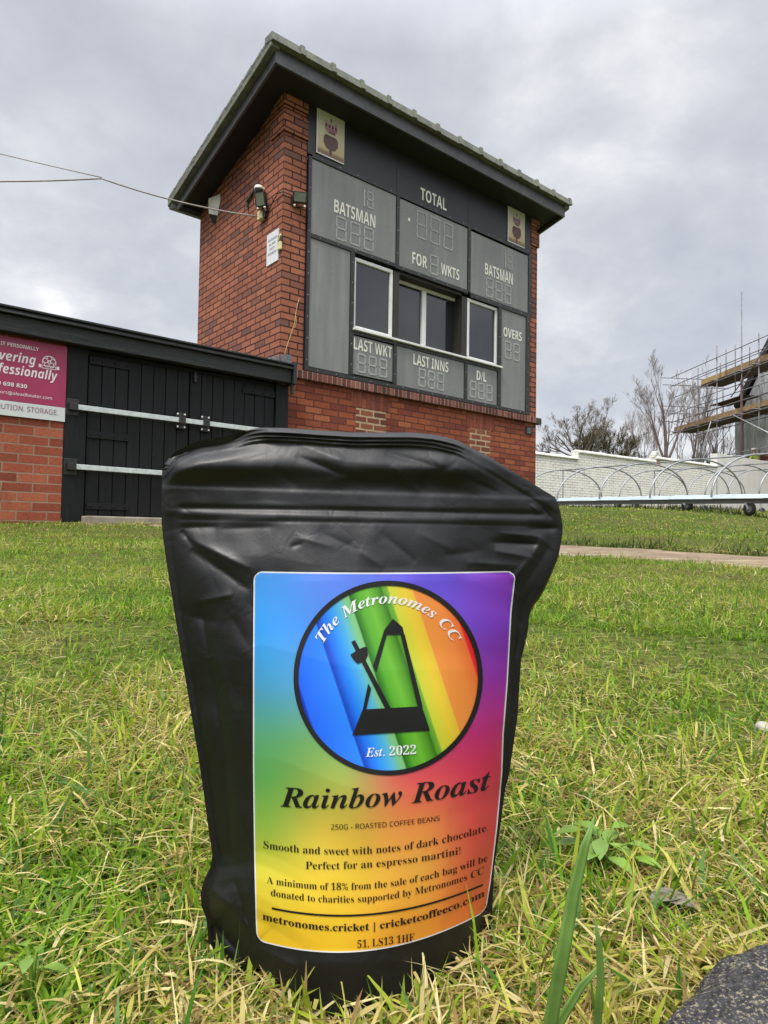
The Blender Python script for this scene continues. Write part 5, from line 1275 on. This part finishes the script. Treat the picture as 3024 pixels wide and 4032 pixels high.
# thatch of dry stems, then the sward at growing distances
blades(30000, .19, 1.3, -A_, A_, .016, .040, .0007, .0016, .56, 1.25, 1)
blades(44000, .17, 1.3, -A_, A_, .010, .024, .0012, .0027, .16, .65, 2)
blades(9000, .2, .8, -A_, A_, .016, .034, .0016, .0034, .08, .75, 3)
blades(66000, 1.2, 3.2, -A_, A_, .016, .036, .0018, .0036, .20, .75, 4)
blades(62000, 3.0, 7.5, -A_, A_, .02, .040, .0035, .007, .22, .75, 5, nseg=2)
blades(46000, 7.0, 24, -.1, A_, .03, .05, .009, .02, .22, .8, 6, nseg=2)
blades(9000, 5.5, 9, -A_, -.2, .02, .04, .006, .010, .25, .7, 7, nseg=2)
for sd_ in (-1, 1):
    blades(16000, .4, 8, min(sd_ * A_, sd_ * rad(88)), max(sd_ * A_, sd_ * rad(88)), .02, .038, .003, .006, .25, .75, 20 + sd_, nseg=2)
# longer tufts at the foot of the wall, under the frames and along the path edge
def at_wall(r_, n):
    s_ = r_.uniform(-3, 12, n); o_ = np.abs(r_.normal(0, .25, n)); return W0[0] + WD[0] * s_ + WN[0] * o_, W0[1] + WD[1] * s_ + WN[1] * o_
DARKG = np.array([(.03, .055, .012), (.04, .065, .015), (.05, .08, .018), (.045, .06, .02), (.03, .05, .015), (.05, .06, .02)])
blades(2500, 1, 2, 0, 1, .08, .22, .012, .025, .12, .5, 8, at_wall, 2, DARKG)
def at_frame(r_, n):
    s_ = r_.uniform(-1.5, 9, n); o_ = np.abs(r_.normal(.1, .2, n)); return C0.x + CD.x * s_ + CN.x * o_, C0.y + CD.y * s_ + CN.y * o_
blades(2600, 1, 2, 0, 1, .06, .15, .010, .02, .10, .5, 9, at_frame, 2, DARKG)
def at_path(r_, n):
    k = r_.uniform(.8, 3.3, n); o_ = r_.normal(0, .03, n) + .05
    return np.interp(k, range(len(PF)), PF[:, 0]) + o_, np.interp(k, range(len(PF)), PF[:, 1]) + o_
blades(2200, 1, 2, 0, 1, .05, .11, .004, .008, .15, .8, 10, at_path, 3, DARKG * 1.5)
m_, t, b = mat('grass blades'); M_grass = m_
at_ = t.n('ShaderNodeAttribute', _attribute_name='tint')
t.l(at_.outputs['Color'], b.inputs['Base Color']); b.inputs['Roughness'].default_value = .5; b.inputs['Specular IOR Level'].default_value = .16
tl = t.n('ShaderNodeBsdfTranslucent'); t.l(at_.outputs['Color'], tl.inputs['Color'])
mx = t.n('ShaderNodeMixShader'); mx.inputs[0].default_value = .42; t.l(b.outputs[0], mx.inputs[1]); t.l(tl.outputs[0], mx.inputs[2])
t.l(mx.outputs[0], m_.node_tree.nodes['Material Output'].inputs['Surface'])
gv, gf, gc = np.concatenate(GV), np.concatenate(GF), np.concatenate(GC)
go = mesh_np('grass', gv, gf, M_grass, smooth=False)
ca_ = go.data.color_attributes.new('tint', 'FLOAT_COLOR', 'POINT'); ca_.data.foreach_set('color', np.concatenate([gc, np.ones((len(gc), 1))], 1).astype(np.float32).ravel())
tag(go, 'rough short grass mixed with dry straw coloured stems', 'grass', kind='stuff')

# ------------------------------------------------------------------ single plants and litter close to the camera
M_blade = plain('broad green blade', (.14, .25, .055), .5, var=.22, scale=60, spec=.25)
def blade_thing(pts, wds, label, depth, m_=M_blade):
    """a broad blade of grass: centre line in picture units, width in metres, folded along its rib"""
    P3 = [Vector(at(x * K, y * K, d)) for (x, y), d in zip(pts, depth)]
    root = P3[0].copy(); g_ = MB(); vs2 = []
    for i, p in enumerate(P3):
        tdir = (P3[min(i + 1, len(P3) - 1)] - P3[max(i - 1, 0)]).normalized(); sdv = tdir.cross(Vector((0, 1, 0))).normalized()
        for k, lift in ((-1, 0), (-.5, .0002), (0, -.0004), (.5, .0002), (1, 0)): vs2.append(p + sdv * wds[i] / 2 * k + Vector((0, -1, 0)) * lift * min(1, wds[i] / .004) - root)
    fs2 = [(5 * i + j, 5 * i + j + 1, 5 * i + j + 6, 5 * i + j + 5) for i in range(len(P3) - 1) for j in range(4)]
    g_.add(vs2, fs2); o = g_.build('grass_blade', m_, smooth=True, uv=False); o.location = root
    so2 = o.modifiers.new('thick', 'SOLIDIFY'); so2.thickness = .0003
    tag(o, label, 'grass blade', 'tall blades beside the pouch')
def gpt(x, d): # point on the ground line below the frame
    return None
blade_thing([(1158, 2420), (1188, 2212), (1212, 2080), (1238, 1930), (1262, 1830), (1283, 1764)], [.0030, .0034, .0033, .0029, .0021, .0003], 'tallest broad green grass blade rising to the right of the pouch', [.170, .160, .158, .157, .157, .158])
blade_thing([(1262, 2330), (1290, 2212), (1297, 2120), (1294, 2040), (1285, 1985)], [.0019, .0021, .0020, .0015, .0003], 'shorter upright grass blade standing right beside the tallest one', [.18, .175, .173, .172, .172])
blade_thing([(1160, 2330), (1205, 2212), (1255, 2130), (1310, 2068)], [.0026, .0028, .0022, .0003], 'green grass blade leaning right across the foot of the tallest blade', [.185, .18, .18, .182])
M_leaf = plain('weed leaf', (.15, .26, .03), .45, var=.25, scale=40); M_dryleaf = plain('dry grey leaf', (.22, .19, .16), .7, var=.3, scale=40)
def leaf(mb, c, az_, tilt, ln, wd):
    d = Vector((math.cos(az_), math.sin(az_), math.tan(tilt))).normalized(); s_ = d.cross(Vector((0, 0, 1))).normalized(); up = s_.cross(d)
    prof = [(0, .05), (.18, .5), (.4, 1), (.65, .85), (.85, .45), (1, .02)]; vs2 = []
    for k, wv in prof:
        p = Vector(c) + d * ln * k - Vector((0, 0, 1)) * ln * .25 * k * k
        for q_, l_ in ((-1, .12), (0, 0), (1, .12)): vs2.append(p + s_ * wd / 2 * wv * q_ + up * wd * l_ * abs(q_) * wv)
    mb.add(vs2, [(3 * i + j, 3 * i + j + 1, 3 * i + j + 4, 3 * i + j + 3) for i in range(len(prof) - 1) for j in range(2)])
def weed(px_, py_, n, ln, label, seed, mtl=M_leaf):
    c = on_z(px_ * K, py_ * K, .012); R = random.Random(seed)
    o = thing('weed', label, 'weed', (c[0], c[1], float(ground_z(c[0], c[1]))))
    lm = MB(); sm_ = MB()
    for k in range(n):
        a = 6.283 * k / n + R.uniform(-.4, .4); b0 = Vector((math.cos(a), math.sin(a), 0)) * ln * R.uniform(.1, .7) + Vector((0, 0, R.uniform(.010, .020)))
        leaf(lm, b0, a + R.uniform(-.5, .5), R.uniform(-.15, .35), ln * R.uniform(.6, 1.1), ln * .42)
        sm_.path([(0, 0, 0), tuple(b0 * .6 + Vector((0, 0, .004))), tuple(b0)], .0006, 5)
    lm.build('leaf', M_leaf if mtl is None else mtl, o, smooth=True, uv=False); sm_.build('stem', M_leaf, o, uv=False)
weed(1300, 1840, 15, .019, 'leafy green weed low in the grass just right of the tallest blade', 4)
weed(72, 2100, 5, .011, 'small green weed in the straw at the lower left corner', 9)
dl = MB(); c = on_z(1400 * K, 1950 * K, .010); leaf(dl, (0, 0, 0), .3, .25, .022, .011); leaf(dl, (.006, .002, 0), -.5, .3, .018, .008)
do_ = dl.build('dead_leaf', M_dryleaf, smooth=True, uv=False); do_.location = c; tag(do_, 'dry grey brown leaf lying on the grass right of the leafy weed', 'leaf')
# pale pebble at the right edge
pb = bmesh.new(); bmesh.ops.create_icosphere(pb, subdivisions=3, radius=.0065)
for v in pb.verts: v.co *= 1 + .18 * mnoise.noise(v.co * 70); v.co.z *= .75
me = bpy.data.meshes.new('pebble'); pb.to_mesh(me); pb.free(); me.materials.append(plain('pale stone', (.44, .41, .35), .85, var=.2, scale=120, bump=.001))
for p in me.polygons: p.use_smooth = True
po2 = bpy.data.objects.new('pebble', me); COL.objects.link(po2); c = on_z(3004, 2862, .012); po2.location = (c[0], c[1], float(ground_z(c[0], c[1])) + .007)
tag(po2, 'pale rounded pebble in the grass at the right edge above the dark stone', 'pebble')
